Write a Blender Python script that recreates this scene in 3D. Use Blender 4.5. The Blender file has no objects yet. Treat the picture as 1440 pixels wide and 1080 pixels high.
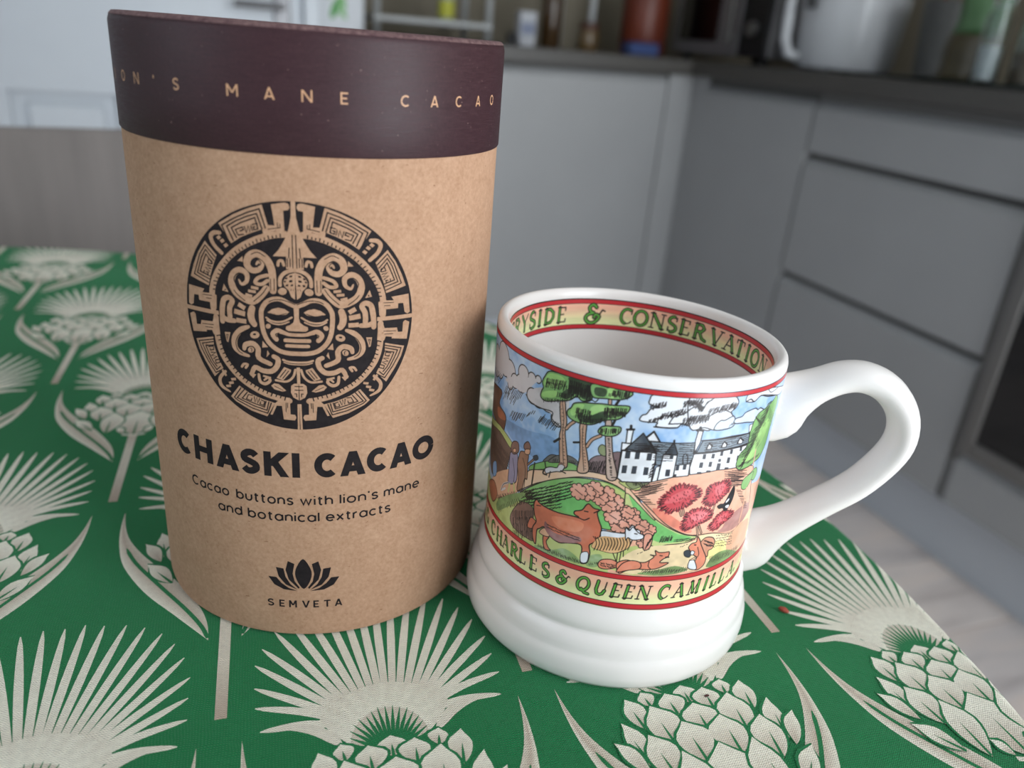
import bpy, bmesh, math, random
import numpy as np
from mathutils import Vector, Matrix
R = math.radians
random.seed(7)
scene = bpy.context.scene
C = scene.collection

# ------------------------------------------------------------------ camera
CAM_H = 0.17111
cam_d = bpy.data.cameras.new('camera')
cam = bpy.data.objects.new('camera', cam_d); C.objects.link(cam)
pitch, roll = 0.41028, 0.0845
fw = Vector((0, math.cos(pitch), -math.sin(pitch))); up0 = Vector((0, math.sin(pitch), math.cos(pitch))); rt0 = Vector((1, 0, 0))
rt = rt0 * math.cos(roll) + up0 * math.sin(roll); up = up0 * math.cos(roll) - rt0 * math.sin(roll)
cam.matrix_world = Matrix(((rt.x, up.x, -fw.x, 0), (rt.y, up.y, -fw.y, 0), (rt.z, up.z, -fw.z, CAM_H), (0, 0, 0, 1)))
cam_d.sensor_width = 36.0; cam_d.lens = 1108.43 / 1440 * 36; cam_d.clip_start = 0.01
cam_d.dof.use_dof = True; cam_d.dof.focus_distance = 0.225; cam_d.dof.aperture_fstop = 9.0
scene.camera = cam
# ------------------------------------------------------------------ world, daylight, exposure
world = bpy.data.worlds.new('world'); scene.world = world; world.use_nodes = True
bg = world.node_tree.nodes['Background']; bg.inputs[0].default_value = (0.80, 0.90, 1.0, 1); bg.inputs[1].default_value = 2.0
scene.view_settings.view_transform = 'Standard'; scene.view_settings.look = 'None'
scene.view_settings.exposure = 0.1; scene.view_settings.gamma = 1.0; scene.view_settings.use_curve_mapping = False

KA = 21.5                                   # the kitchen is turned 21.5 degrees against the view
KO = Vector((0.76648, 1.58767, 0))          # plane of the drawer fronts, reference point
e1 = Vector((math.cos(R(KA)), math.sin(R(KA)), 0)); e2 = Vector((math.sin(R(KA)), -math.cos(R(KA)), 0))
def kp(a, s, z=0.0): return KO + e1 * a + e2 * s + Vector((0, 0, z))
FLOOR = -0.74; CEIL = 1.70
A0, A1, S0, S1 = -2.9, 0.62, -1.50, 2.35     # inside faces of the room in kitchen axes
WIN = (-0.75, 0.55, -0.70, 1.35)             # patio window: a0,a1,z0,z1 in the wall behind the camera
def area(name, loc, aim, sx, sy, power, col):
    l = bpy.data.lights.new(name, 'AREA'); l.shape = 'RECTANGLE'; l.size = sx; l.size_y = sy; l.energy = power; l.color = col
    o = bpy.data.objects.new(name, l); C.objects.link(o); o.location = loc
    o.rotation_euler = (Vector(aim) - Vector(loc)).to_track_quat('-Z', 'Y').to_euler(); return o
wc = kp((WIN[0] + WIN[1]) / 2, S1 - 0.03, (WIN[2] + WIN[3]) / 2)
area('window_daylight', wc, wc - e2, WIN[1] - WIN[0], WIN[3] - WIN[2], 46, (0.93, 0.97, 1.0))
WIN2 = (0.75, 2.05, 0.15, 1.35)              # window in the left wall: s0,s1,z0,z1
wc2 = kp(A0 + 0.03, (WIN2[0] + WIN2[1]) / 2, (WIN2[2] + WIN2[3]) / 2)
area('side_window_daylight', wc2, wc2 + e1, WIN2[1] - WIN2[0], WIN2[3] - WIN2[2], 1.5, (0.93, 0.97, 1.0))

# ------------------------------------------------------------------ helpers
def lin(c):
    o = []
    for v in c[:3]:
        v = v / 255.0
        o.append(v / 12.92 if v <= 0.04045 else ((v + 0.055) / 1.055) ** 2.4)
    return (o[0], o[1], o[2], 1.0)
def tag(o, label=None, cat=None, group=None, kind=None):
    if label: o['label'] = label
    if cat: o['category'] = cat
    if group: o['group'] = group
    if kind: o['kind'] = kind
    return o
def empty(name, loc=(0, 0, 0), rz=0.0, label=None, cat=None, group=None):
    o = bpy.data.objects.new(name, None); C.objects.link(o); o.location = loc; o.rotation_euler = (0, 0, rz); o.empty_display_size = 0.05
    return tag(o, label, cat, group)
def link(name, me, mats, parent=None, smooth=False):
    for m in (mats if isinstance(mats, (list, tuple)) else [mats]): me.materials.append(m)
    if smooth: me.polygons.foreach_set('use_smooth', [True] * len(me.polygons))
    o = bpy.data.objects.new(name, me); C.objects.link(o)
    if parent: o.parent = parent
    return o
class B:
    """collects shapes in one bmesh"""
    def __init__(self): self.bm = bmesh.new(); self.mi = 0
    def _new(self, fn):
        n = len(self.bm.faces); fn(); self.bm.faces.ensure_lookup_table()
        for f in self.bm.faces[n:]: f.material_index = self.mi
        return self
    def box(self, x0, x1, y0, y1, z0, z1, bev=0.0, seg=2):
        def fn():
            m = Matrix.Translation(((x0 + x1) / 2, (y0 + y1) / 2, (z0 + z1) / 2)) @ Matrix.Diagonal((x1 - x0, y1 - y0, z1 - z0, 1))
            r = bmesh.ops.create_cube(self.bm, size=1.0, matrix=m)
            if bev:
                es = list({e for v in r['verts'] for e in v.link_edges})
                bmesh.ops.bevel(self.bm, geom=es, offset=bev, segments=seg, affect='EDGES', profile=0.5)
        return self._new(fn)
    def lathe(self, prof, n=48, cx=0, cy=0, sx=1, sy=1, zf=None):
        def fn():
            rings = []
            for r, z in prof:
                if r < 1e-6: rings.append([self.bm.verts.new((cx, cy, z))])
                else:
                    ring = []
                    for k in range(n):
                        t = 2 * math.pi * k / n; x, y = r * math.cos(t) * sx, r * math.sin(t) * sy
                        ring.append(self.bm.verts.new((cx + x, cy + y, zf(x, y, z) if zf else z)))
                    rings.append(ring)
            for p, q in zip(rings, rings[1:]):
                for k in range(n):
                    j = (k + 1) % n
                    if len(p) == 1 and len(q) == 1: break
                    if len(p) == 1: self.bm.faces.new((p[0], q[j], q[k]))
                    elif len(q) == 1: self.bm.faces.new((p[k], p[j], q[0]))
                    else: self.bm.faces.new((p[k], p[j], q[j], q[k]))
        return self._new(fn)
    def prism(self, poly, x0, x1):
        """polygon in (y,z) swept along x"""
        def fn():
            a = [self.bm.verts.new((x0, y, z)) for y, z in poly]; b = [self.bm.verts.new((x1, y, z)) for y, z in poly]
            n = len(poly)
            for k in range(n): self.bm.faces.new((a[k], a[(k + 1) % n], b[(k + 1) % n], b[k]))
            self.bm.faces.new(a[::-1]); self.bm.faces.new(b)
        return self._new(fn)
    def sweep(self, path, rads, n=12, flat=None, cap=True):
        """tube along path; rads radius per point, or (r in plane, r across)"""
        def fn():
            P = [Vector(p) for p in path]; rings = []
            prev = None
            for i, p in enumerate(P):
                t = (P[min(i + 1, len(P) - 1)] - P[max(i - 1, 0)]).normalized()
                if flat is not None: u = Vector(flat).normalized(); v = t.cross(u).normalized()
                else:
                    if prev is None: u = t.orthogonal().normalized()
                    else: u = (prev - t * prev.dot(t)).normalized()
                    v = t.cross(u).normalized(); prev = u
                r = rads[i] if isinstance(rads, (list, tuple)) else rads
                ru, rv = r if isinstance(r, (list, tuple)) else (r, r)
                rings.append([self.bm.verts.new(p + u * (ru * math.cos(2 * math.pi * k / n)) + v * (rv * math.sin(2 * math.pi * k / n))) for k in range(n)])
            for a, b in zip(rings, rings[1:]):
                for k in range(n): self.bm.faces.new((a[k], a[(k + 1) % n], b[(k + 1) % n], b[k]))
            if cap: self.bm.faces.new(rings[0][::-1]); self.bm.faces.new(rings[-1])
        return self._new(fn)
    def build(self, name, mats, parent=None, smooth=False, auto=None):
        bmesh.ops.recalc_face_normals(self.bm, faces=self.bm.faces[:])
        if auto:
            for f in self.bm.faces: f.smooth = True
            for e in self.bm.edges:
                if len(e.link_faces) == 2 and e.calc_face_angle(0) > R(auto): e.smooth = False
        me = bpy.data.meshes.new(name); self.bm.to_mesh(me); self.bm.free()
        return link(name, me, mats, parent, smooth)
def catmull(pts, n=6, closed=False):
    P = [np.array(p, float) for p in pts]; out = []
    m = len(P)
    if m < 3: return [tuple(p) for p in P]
    for i in range(m if closed else m - 1):
        if closed: p0, p1, p2, p3 = P[i - 1], P[i], P[(i + 1) % m], P[(i + 2) % m]
        else: p0, p1, p2, p3 = P[max(i - 1, 0)], P[i], P[i + 1], P[min(i + 2, m - 1)]
        for k in range(n):
            t = k / n
            out.append(tuple(0.5 * ((2 * p1) + (-p0 + p2) * t + (2 * p0 - 5 * p1 + 4 * p2 - p3) * t * t + (-p0 + 3 * p1 - 3 * p2 + p3) * t ** 3)))
    if not closed: out.append(tuple(P[-1]))
    return out

# ------------------------------------------------------------------ materials
def mat(name, col, rough=0.5, spec=0.5, metal=0.0, **kw):
    m = bpy.data.materials.new(name); m.use_nodes = True; nt = m.node_tree
    b = nt.nodes['Principled BSDF']
    b.inputs['Base Color'].default_value = lin(col); b.inputs['Roughness'].default_value = rough
    b.inputs['Metallic'].default_value = metal; b.inputs['Specular IOR Level'].default_value = spec
    for k, v in kw.items(): b.inputs[k.replace('_', ' ')].default_value = v
    return m
class NT:
    def __init__(self, m): self.nt = m.node_tree; self.b = self.nt.nodes['Principled BSDF']
    def n(self, t, **kw):
        x = self.nt.nodes.new(t)
        for k, v in kw.items(): setattr(x, k, v)
        return x
    def l(self, a, b): self.nt.links.new(a, b)
    def coords(self, scale=(1, 1, 1), rz=0, kind='Object'):
        tc = self.n('ShaderNodeTexCoord'); mp = self.n('ShaderNodeMapping'); mp.inputs['Scale'].default_value = scale; mp.inputs['Rotation'].default_value = (0, 0, rz)
        self.l(tc.outputs[kind], mp.inputs[0]); return mp.outputs[0]
    def noise(self, v, scale, detail=3, rough=0.55):
        x = self.n('ShaderNodeTexNoise'); x.inputs['Scale'].default_value = scale; x.inputs['Detail'].default_value = detail; x.inputs['Roughness'].default_value = rough
        self.l(v, x.inputs['Vector']); return x.outputs['Fac']
    def ramp(self, f, stops):
        x = self.n('ShaderNodeValToRGB'); e = x.color_ramp.elements
        while len(e) < len(stops): e.new(0.5)
        for i, (p, c) in enumerate(stops): e[i].position = p; e[i].color = lin(c)
        self.l(f, x.inputs[0]); return x.outputs[0]
    def mix(self, a, b, f, mode='MIX'):
        x = self.n('ShaderNodeMix'); x.data_type = 'RGBA'; x.blend_type = mode
        for s, v in ((x.inputs[6], a), (x.inputs[7], b)):
            if isinstance(v, tuple): s.default_value = v
            else: self.l(v, s)
        if isinstance(f, float): x.inputs[0].default_value = f
        else: self.l(f, x.inputs[0])
        return x.outputs[2]
    def math(self, op, a, b=None):
        x = self.n('ShaderNodeMath', operation=op)
        for s, v in ((x.inputs[0], a), (x.inputs[1], b)):
            if v is None: continue
            if isinstance(v, (int, float)): s.default_value = v
            else: self.l(v, s)
        return x.outputs[0]
    def bump(self, hgt, strength, dist):
        x = self.n('ShaderNodeBump'); x.inputs['Strength'].default_value = strength; x.inputs['Distance'].default_value = dist
        self.l(hgt, x.inputs['Height']); self.l(x.outputs[0], self.b.inputs['Normal'])
    def color(self, c): self.l(c, self.b.inputs['Base Color'])

def mottled(name, c1, c2, scale, rough=0.6, bump=0.0, stretch=(1, 1, 1), spec=0.5, rz=0, dist=0.002):
    m = mat(name, c1, rough, spec); t = NT(m); v = t.coords(stretch, rz); f = t.noise(v, scale, 5)
    t.color(t.ramp(f, [(0.3, c1), (0.7, c2)]))
    if bump: t.bump(f, bump, dist)
    return m
# kraft paper: fibre speckle
def kraft_mat():
    m = mat('kraft_paper', (196, 154, 120), 0.82, 0.25); t = NT(m)
    v = t.coords(); f = t.noise(v, 900, 4, 0.7); g = t.noise(v, 160, 4, 0.6); d = t.noise(t.coords((1, 1, 2.5)), 420, 2, 0.5)
    c = t.ramp(f, [(0.25, (150, 113, 88)), (0.5, (177, 139, 112)), (0.78, (200, 165, 139))])
    c = t.mix(c, t.ramp(g, [(0.3, (167, 130, 103)), (0.7, (186, 150, 123))]), 0.45)
    c = t.mix(c, lin((122, 82, 58)), t.math('MULTIPLY', t.math('GREATER_THAN', d, 0.74), 0.6))
    t.color(c); t.bump(f, 0.12, 0.0003); return m
M = {}
M['kraft'] = kraft_mat()
M['print'] = mottled('black_print', (27, 22, 24), (38, 32, 34), 600, 0.75, spec=0.2)
M['foil'] = mat('tan_print', (205, 158, 122), 0.5)
def lid_mat():
    m = mat('plum_paper', (70, 44, 50), 0.5, 0.28); t = NT(m)
    f = t.noise(t.coords((1, 1, 10)), 260, 4, 0.65); g = t.noise(t.coords(), 1500, 2, 0.6); s = t.noise(t.coords(), 1500, 1, 0.4)
    c = t.ramp(f, [(0.3, (50, 30, 35)), (0.7, (66, 42, 46))]); c = t.mix(c, t.ramp(g, [(0.3, (45, 27, 33)), (0.75, (72, 48, 54))]), 0.3)
    c = t.mix(c, lin((190, 160, 150)), t.math('MULTIPLY', t.math('GREATER_THAN', s, 0.80), 0.5)); t.color(c)
    t.l(t.math('ADD', t.math('MULTIPLY', f, 0.35), 0.30), t.b.inputs['Roughness']); t.bump(f, 0.15, 0.0003); return m
M['lid'] = lid_mat()
M['lid_edge'] = mottled('scuffed_paper_edge', (74, 46, 52), (128, 100, 98), 900, 0.8)
M['card'] = mat('card_inside', (150, 115, 88), 0.9)
M['ceramic'] = mat('white_glazed_earthenware', (236, 231, 228), 0.27, 0.45, Coat_Weight=0.12, Coat_Roughness=0.15)
_t = NT(M['ceramic']); _t.color(_t.ramp(_t.noise(_t.coords(), 30, 2), [(0.3, (234, 228, 224)), (0.7, (240, 236, 233))]))
def attr_mat(name, rough):
    m = mat(name, (255, 255, 255), rough, 0.45, Coat_Weight=0.1, Coat_Roughness=0.15); t = NT(m)
    a = t.n('ShaderNodeVertexColor'); a.layer_name = 'paint'; t.color(a.outputs['Color']); return m
M['paint'] = attr_mat('underglaze_print', 0.3)
# woven cloth
WEAVE_ROT = R(-18.25)
def cloth_mat(name, c1, c2, attr=False):
    m = mat(name, c1, 0.88, 0.15, Sheen_Weight=0.12); t = NT(m)
    tc = t.n('ShaderNodeTexCoord'); mp = t.n('ShaderNodeMapping'); mp.inputs['Rotation'].default_value = (0, 0, 0 if attr else WEAVE_ROT)
    t.l(tc.outputs['UV'], mp.inputs[0]); v = mp.outputs[0]
    sx = t.n('ShaderNodeSeparateXYZ'); t.l(v, sx.inputs[0])
    wob = t.math('MULTIPLY', t.noise(v, 90, 3), 0.0022)
    x = t.math('ADD', sx.outputs[0], wob); y = t.math('ADD', sx.outputs[1], wob)
    P = 2 * math.pi / 0.00076
    wx = t.math('SINE', t.math('MULTIPLY', x, P)); wy = t.math('SINE', t.math('MULTIPLY', y, P * 1.15))
    w = t.math('ADD', t.math('MULTIPLY', wx, wy), t.math('MULTIPLY', wy, 0.6))
    n = t.noise(v, 700, 3, 0.7); n2 = t.noise(v, 14, 3, 0.5)
    hgt = t.math('ADD', w, t.math('MULTIPLY', n, 0.8))
    if attr:
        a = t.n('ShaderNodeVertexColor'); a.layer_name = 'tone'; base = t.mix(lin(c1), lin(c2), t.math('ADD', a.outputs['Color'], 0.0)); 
    else: base = t.ramp(n2, [(0.3, c1), (0.7, c2)])
    f = t.math('ADD', t.math('MULTIPLY', w, 0.25), t.math('ADD', t.math('MULTIPLY', n, 0.35), 0.80))
    cx = t.n('ShaderNodeVectorMath', operation='SCALE'); t.l(base, cx.inputs[0]); t.l(f, cx.inputs['Scale']); t.color(cx.outputs[0])
    t.bump(hgt, 0.6, 0.0003); return m
M['green_cloth'] = cloth_mat('green_woven_cotton', (22, 116, 66), (28, 126, 74))
M['cream_cloth'] = cloth_mat('cream_print_on_cotton', (240, 237, 220), (182, 160, 142), True)
M['cab'] = mottled('pale_grey_satin_lacquer', (146, 147, 148), (152, 153, 154), 3, 0.38)
M['carcass'] = mat('grey_carcass', (96, 95, 94), 0.6)
M['gap'] = mat('dark_recess', (30, 30, 31), 0.7)
M['worktop'] = mottled('dark_laminate_worktop', (58, 56, 53), (76, 73, 69), 260, 0.4)
M['plinth'] = mat('grey_plinth', (186, 191, 198), 0.4)
M['white_paint'] = mottled('white_eggshell_paint', (204, 210, 217), (210, 216, 222), 4, 0.45)
M['wall'] = mottled('white_wall_paint', (204, 208, 213), (210, 213, 217), 6, 0.8, 0.05)
M['splash'] = mottled('taupe_wall_paint', (122, 114, 97), (134, 126, 110), 5, 0.7, 0.04)
M['ceil'] = mat('ceiling_paint', (232, 232, 230), 0.9)
M['black_glass'] = mat('black_oven_glass', (10, 10, 12), 0.06)
M['pale_metal'] = mat('pale_painted_metal', (176, 178, 178), 0.4)
M['steel'] = mat('brushed_steel', (120, 120, 122), 0.35, metal=1.0)
M['dark_metal'] = mat('dark_grey_metal', (128, 126, 128), 0.4, metal=0.3)
M['grey_metal'] = mat('grey_trim', (112, 110, 108), 0.4, metal=0.5)
M['black_plastic'] = mat('black_plastic', (16, 16, 18), 0.45)
M['white_plastic'] = mat('white_gloss_plastic', (182, 184, 187), 0.25)
def wood(name, c1, c2, stretch, rough=0.5, scale=6):
    m = mat(name, c1, rough); t = NT(m); v = t.coords(stretch); f = t.noise(v, scale, 6, 0.6); g = t.noise(t.coords(), 2.3, 2)
    c = t.ramp(f, [(0.25, c1), (0.75, c2)]); t.color(t.mix(c, lin(c1), t.math('MULTIPLY', g, 0.4))); t.bump(f, 0.06, 0.001); return m
M['chair'] = wood('grey_brown_wood', (106, 99, 96), (126, 118, 114), (9, 9, 0.8), 0.5)
M['table_wood'] = wood('oak_table', (160, 125, 88), (186, 150, 110), (1, 9, 9), 0.5)
M['spoon'] = wood('utensil_wood', (120, 70, 44), (150, 92, 60), (9, 9, 1), 0.6)
def plank_mat():
    m = mat('grey_laminate_plank', (170, 160, 155), 0.42); t = NT(m)
    oi = t.n('ShaderNodeObjectInfo'); tc = t.n('ShaderNodeTexCoord'); mp = t.n('ShaderNodeMapping'); mp.inputs['Scale'].default_value = (1.2, 9, 9)
    va = t.n('ShaderNodeVectorMath', operation='ADD'); sc = t.n('ShaderNodeVectorMath', operation='SCALE'); cm = t.n('ShaderNodeCombineXYZ')
    t.l(oi.outputs['Random'], cm.inputs[0]); t.l(oi.outputs['Random'], cm.inputs[1]); t.l(cm.outputs[0], sc.inputs[0]); sc.inputs['Scale'].default_value = 37
    t.l(tc.outputs['Object'], va.inputs[0]); t.l(sc.outputs[0], va.inputs[1]); t.l(va.outputs[0], mp.inputs[0])
    f = t.noise(mp.outputs[0], 2.2, 6, 0.62)
    c = t.ramp(f, [(0.28, (168, 158, 157)), (0.5, (216, 207, 204)), (0.72, (242, 222, 208))])
    c = t.mix(c, t.ramp(oi.outputs['Random'], [(0, (186, 180, 180)), (1, (240, 226, 216))]), 0.4); t.color(c); t.bump(f, 0.04, 0.001); return m
M['plank'] = plank_mat()
def glass(name, col, rough=0.03):
    m = mat(name, col, rough); NT(m).b.inputs['Transmission Weight'].default_value = 1.0; NT(m).b.inputs['IOR'].default_value = 1.45; return m
M['glass'] = glass('clear_glass', (225, 232, 230))
M['hob_glass'] = mat('dark_green_edge_glass', (14, 24, 20), 0.08)

# ------------------------------------------------------------------ the room
RZ = R(KA)
def kempty(name, a, s, z, **kw): return empty(name, kp(a, s, z), RZ, **kw)     # local x = along the back run, local y = away from the viewer
def struct(name, b, m, parent=None, **kw):
    o = b.build(name, m, parent); 
    if not parent: o.location = KO; o.rotation_euler = (0, 0, RZ); o['kind'] = 'structure'
    return o
# local coordinates in the kitchen frame: x = a, y = -s
TW = 0.12
fl = struct('floor', B().box(A0 - TW, A1 + TW, -S1 - TW, -S0 + TW, FLOOR - 0.06, FLOOR - 0.008), M['gap'])
pw, pl, ex = 0.192, 1.28, 0.0015
me_plank = None
row = 0; y = -S1
while y < -S0:
    off = (row * 0.37) % 1.0 * pl; x = A0 - off
    while x < A1:
        xa, xb = max(x, A0), min(x + pl, A1); ya, yb = y, min(y + pw, -S0)
        if xb - xa > 0.03 and yb - ya > 0.02:
            if abs(xb - xa - pl) < 1e-4 and abs(yb - ya - pw) < 1e-4:
                if me_plank is None:
                    o = B().box(ex, pl - ex, ex, pw - ex, -0.01, 0, 0.0012, 1).build('floor_plank', M['plank'], fl); me_plank = o.data
                else:
                    o = bpy.data.objects.new('floor_plank', me_plank); C.objects.link(o); o.parent = fl
                o.location = (xa, ya, FLOOR)
            else:
                o = B().box(ex, xb - xa - ex, ex, yb - ya - ex, -0.01, 0, 0.0012, 1).build('floor_plank', M['plank'], fl); o.location = (xa, ya, FLOOR)
        x += pl
    y += pw; row += 1
struct('ceiling', B().box(A0 - TW, A1 + TW, -S1 - TW, -S0 + TW, CEIL, CEIL + 0.08), M['ceil'])
SW = -0.95; AW = -0.925                       # white wall with the door stands further forward than the wall behind the worktop
DO = (-1.83, -1.068, FLOOR, 1.26)               # door opening a0,a1,z0,z1
b = B(); b.box(A0 - TW, DO[0], -SW, -SW + 0.1, FLOOR, CEIL); b.box(DO[1], AW, -SW, -SW + 0.1, FLOOR, CEIL); b.box(DO[0], DO[1], -SW, -SW + 0.1, DO[3], CEIL); b.box(AW - 0.1, AW, -SW + 0.1, -S0, FLOOR, CEIL)
struct('wall_left_of_kitchen', b, M['wall'])
struct('wall_back', B().box(AW - 0.1, A1 + TW, -S0, -S0 + TW, FLOOR, CEIL), M['splash'])
struct('wall_right', B().box(A1, A1 + TW, -S1 - TW, -S0, FLOOR, CEIL), M['splash'])
b = B(); y0, y1 = -S1 - TW, -S1
b.box(A0 - TW, WIN[0], y0, y1, FLOOR, CEIL); b.box(WIN[1], A1, y0, y1, FLOOR, CEIL); b.box(WIN[0], WIN[1], y0, y1, WIN[3], CEIL); b.box(WIN[0], WIN[1], y0, y1, FLOOR, WIN[2])
struct('wall_front', b, M['wall'])
b = B(); x0, x1 = A0 - TW, A0
b.box(x0, x1, -S1, -WIN2[1], FLOOR, CEIL); b.box(x0, x1, -WIN2[0], -SW, FLOOR, CEIL); b.box(x0, x1, -WIN2[1], -WIN2[0], WIN2[3], CEIL); b.box(x0, x1, -WIN2[1], -WIN2[0], FLOOR, WIN2[2])
struct('wall_left', b, M['wall'])
# window frames
w1 = struct('window_1', B().box(WIN[0], WIN[1], y0 + 0.02, y0 + 0.07, WIN[2], WIN[2] + 0.05).box(WIN[0], WIN[1], y0 + 0.02, y0 + 0.07, WIN[3] - 0.05, WIN[3]).box(WIN[0], WIN[0] + 0.05, y0 + 0.02, y0 + 0.07, WIN[2], WIN[3]).box(WIN[1] - 0.05, WIN[1], y0 + 0.02, y0 + 0.07, WIN[2], WIN[3]).box((WIN[0] + WIN[1]) / 2 - 0.03, (WIN[0] + WIN[1]) / 2 + 0.03, y0 + 0.02, y0 + 0.07, WIN[2], WIN[3]), M['white_paint'])
w2 = struct('window_2', B().box(x0 + 0.02, x0 + 0.07, -WIN2[1], -WIN2[0], WIN2[2], WIN2[2] + 0.05).box(x0 + 0.02, x0 + 0.07, -WIN2[1], -WIN2[0], WIN2[3] - 0.05, WIN2[3]).box(x0 + 0.02, x0 + 0.07, -WIN2[1], -WIN2[1] + 0.05, WIN2[2], WIN2[3]).box(x0 + 0.02, x0 + 0.07, -WIN2[0] - 0.05, -WIN2[0], WIN2[2], WIN2[3]), M['white_paint'])
# panelled white door
dr = empty('door_1', kp(0, 0, 0), RZ); dr['kind'] = 'structure'
yd = -SW + 0.012
st = 0.108; pa = [(DO[0] + st, -1.498), (-1.400, DO[1] - st)]
pz = [(FLOOR + 0.21, -0.018), (0.215, DO[3] - 0.12)]
b = B()
for xa, xb in ((DO[0] + 0.004, pa[0][0]), (pa[0][1], pa[1][0]), (pa[1][1], DO[1] - 0.004)): b.box(xa, xb, yd, yd + 0.035, FLOOR + 0.006, DO[3] - 0.004)
for xa, xb in pa:
    for za, zb in ((FLOOR + 0.006, pz[0][0]), (pz[0][1], pz[1][0]), (pz[1][1], DO[3] - 0.004)): b.box(xa, xb, yd, yd + 0.035, za, zb)
b.build('door_frame', M['white_paint'], dr)
for xa, xb in pa:
    for za, zb in pz:
        q = B().box(xa - 0.004, xb + 0.004, yd + 0.022, yd + 0.030, za - 0.004, zb + 0.004); q.box(xa + 0.028, xb - 0.028, yd + 0.008, yd + 0.024, za + 0.024, zb - 0.024, 0.010, 1)
        q.build('door_panel', M['white_paint'], dr)
q = B(); q.sweep([(DO[1] - 0.05, yd, 0.2), (DO[1] - 0.05, yd - 0.05, 0.2), (DO[1] - 0.16, yd - 0.05, 0.2)], 0.009, 10); q.box(DO[1] - 0.07, DO[1] - 0.03, yd - 0.008, yd, 0.11, 0.29, 0.004); q.build('door_handle', M['steel'], dr)
tr = struct('trim_1', B().box(DO[0] - 0.06, DO[0], -SW - 0.018, -SW, FLOOR, DO[3] + 0.06, 0.004).box(DO[1], DO[1] + 0.035, -SW - 0.018, -SW, FLOOR, DO[3] + 0.06, 0.004).box(DO[0], DO[1], -SW - 0.018, -SW, DO[3], DO[3] + 0.06, 0.004), M['white_paint'])
struct('baseboard_back', B().box(AW, 0.05, 0.89 + 0.05, 0.89 + 0.066, FLOOR, -0.59), M['plinth'])
struct('baseboard_right', B().box(0.05, 0.066, -1.9, 0.94, FLOOR, -0.59), M['plinth'])

# ------------------------------------------------------------------ kitchen units
WT, WB = 0.158, 0.120
def front(b, x0, x1, z0, z1, th=0.02, grip=True, y=0.0):
    """handleless front: plane at local y, top edge slanting back to a finger grip"""
    if grip: b.prism([(y, z0), (y, z1 - 0.016), (y + 0.011, z1), (y + th, z1), (y + th, z0)], x0, x1)
    else: b.box(x0, x1, y, y + th, z0, z1, 0.0015, 1)
# right run faces -x (local): build in a frame turned by -90 so that its local x runs toward the viewer (s), local y into the unit (+a)
RR = RZ - math.pi / 2
def rempty(name, s, **kw): return empty(name, kp(0, s, 0), RR, **kw)
# drawer unit
W = 0.588
u = rempty('drawer_unit', -0.3545, label='grey drawer unit with three wide handleless drawers, left of the oven', cat='cabinet')
B().box(0, W, 0.024, 0.56, -0.588, WB - 0.002).build('carcass', M['carcass'], u)
for z0, z1 in ((-0.012, 0.098), (-0.292, -0.028), (-0.586, -0.308)):
    d = B(); front(d, 0.002, W - 0.002, z0, z1); d.build('drawer_front', M['cab'], u)
B().box(0.0, W, 0.010, 0.024, 0.1, WB - 0.002).build('top_rail', M['carcass'], u)
# corner door unit on the right run
W2 = 0.53
u = rempty('corner_cabinet', -0.89, label='grey handleless cupboard in the inner corner, left of the drawers', cat='cabinet')
B().box(0.0, W2, 0.024, 0.56, -0.588, WB - 0.002).build('carcass', M['carcass'], u)
d = B(); front(d, 0.062, W2 - 0.002, -0.586, 0.098); d.build('door', M['cab'], u)
B().box(0, 0.06, 0, 0.02, -0.586, WB - 0.002).build('filler_strip', M['cab'], u)
# oven housing and oven
u = rempty('oven_housing', 0.2365, label='grey oven housing with a flat panel below the black oven', cat='cabinet')
d = B(); d.box(0, 0.018, 0.0, 0.56, -0.588, WB - 0.002); d.box(0.582, 0.6, 0.0, 0.56, -0.588, WB - 0.002); d.box(0.018, 0.582, 0.02, 0.56, -0.588, -0.49); d.build('carcass', M['carcass'], u)
d = B(); front(d, 0.002, 0.598, -0.586, -0.482); d.build('lower_panel', M['cab'], u)
ov = rempty('oven', 0.2365, label='black glass built-in oven with a grey metal frame', cat='oven')
d = B(); d.box(0.02, 0.045, -0.012, 0.02, -0.474, 0.112, 0.003); d.box(0.555, 0.58, -0.012, 0.02, -0.474, 0.112, 0.003); d.box(0.045, 0.555, -0.012, 0.02, -0.474, -0.444, 0.003); d.build('frame', M['grey_metal'], ov)
B().box(0.0455, 0.5545, -0.008, 0.02, -0.4435, 0.0, 0.002).build('door_glass', M['black_glass'], ov)
B().box(0.0455, 0.5545, -0.008, 0.02, 0.004, 0.112, 0.002).build('control_panel', M['black_plastic'], ov)
d = B(); d.sweep([(0.09, -0.045, -0.045), (0.51, -0.045, -0.045)], 0.009, 12); d.sweep([(0.11, -0.045, -0.045), (0.11, -0.008, -0.045)], 0.006, 8); d.sweep([(0.49, -0.045, -0.045), (0.49, -0.008, -0.045)], 0.006, 8); d.build('handle', M['steel'], ov, True)
u = rempty('base_cabinet', 0.84, label='grey handleless cupboard to the right of the oven', cat='cabinet')
B().box(0, 0.9, 0.024, 0.56, -0.588, WB - 0.002).build('carcass', M['carcass'], u)
for xa in (0.002, 0.452): d = B(); front(d, xa, xa + 0.446, -0.586, 0.098); d.build('door', M['cab'], u)
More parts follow.
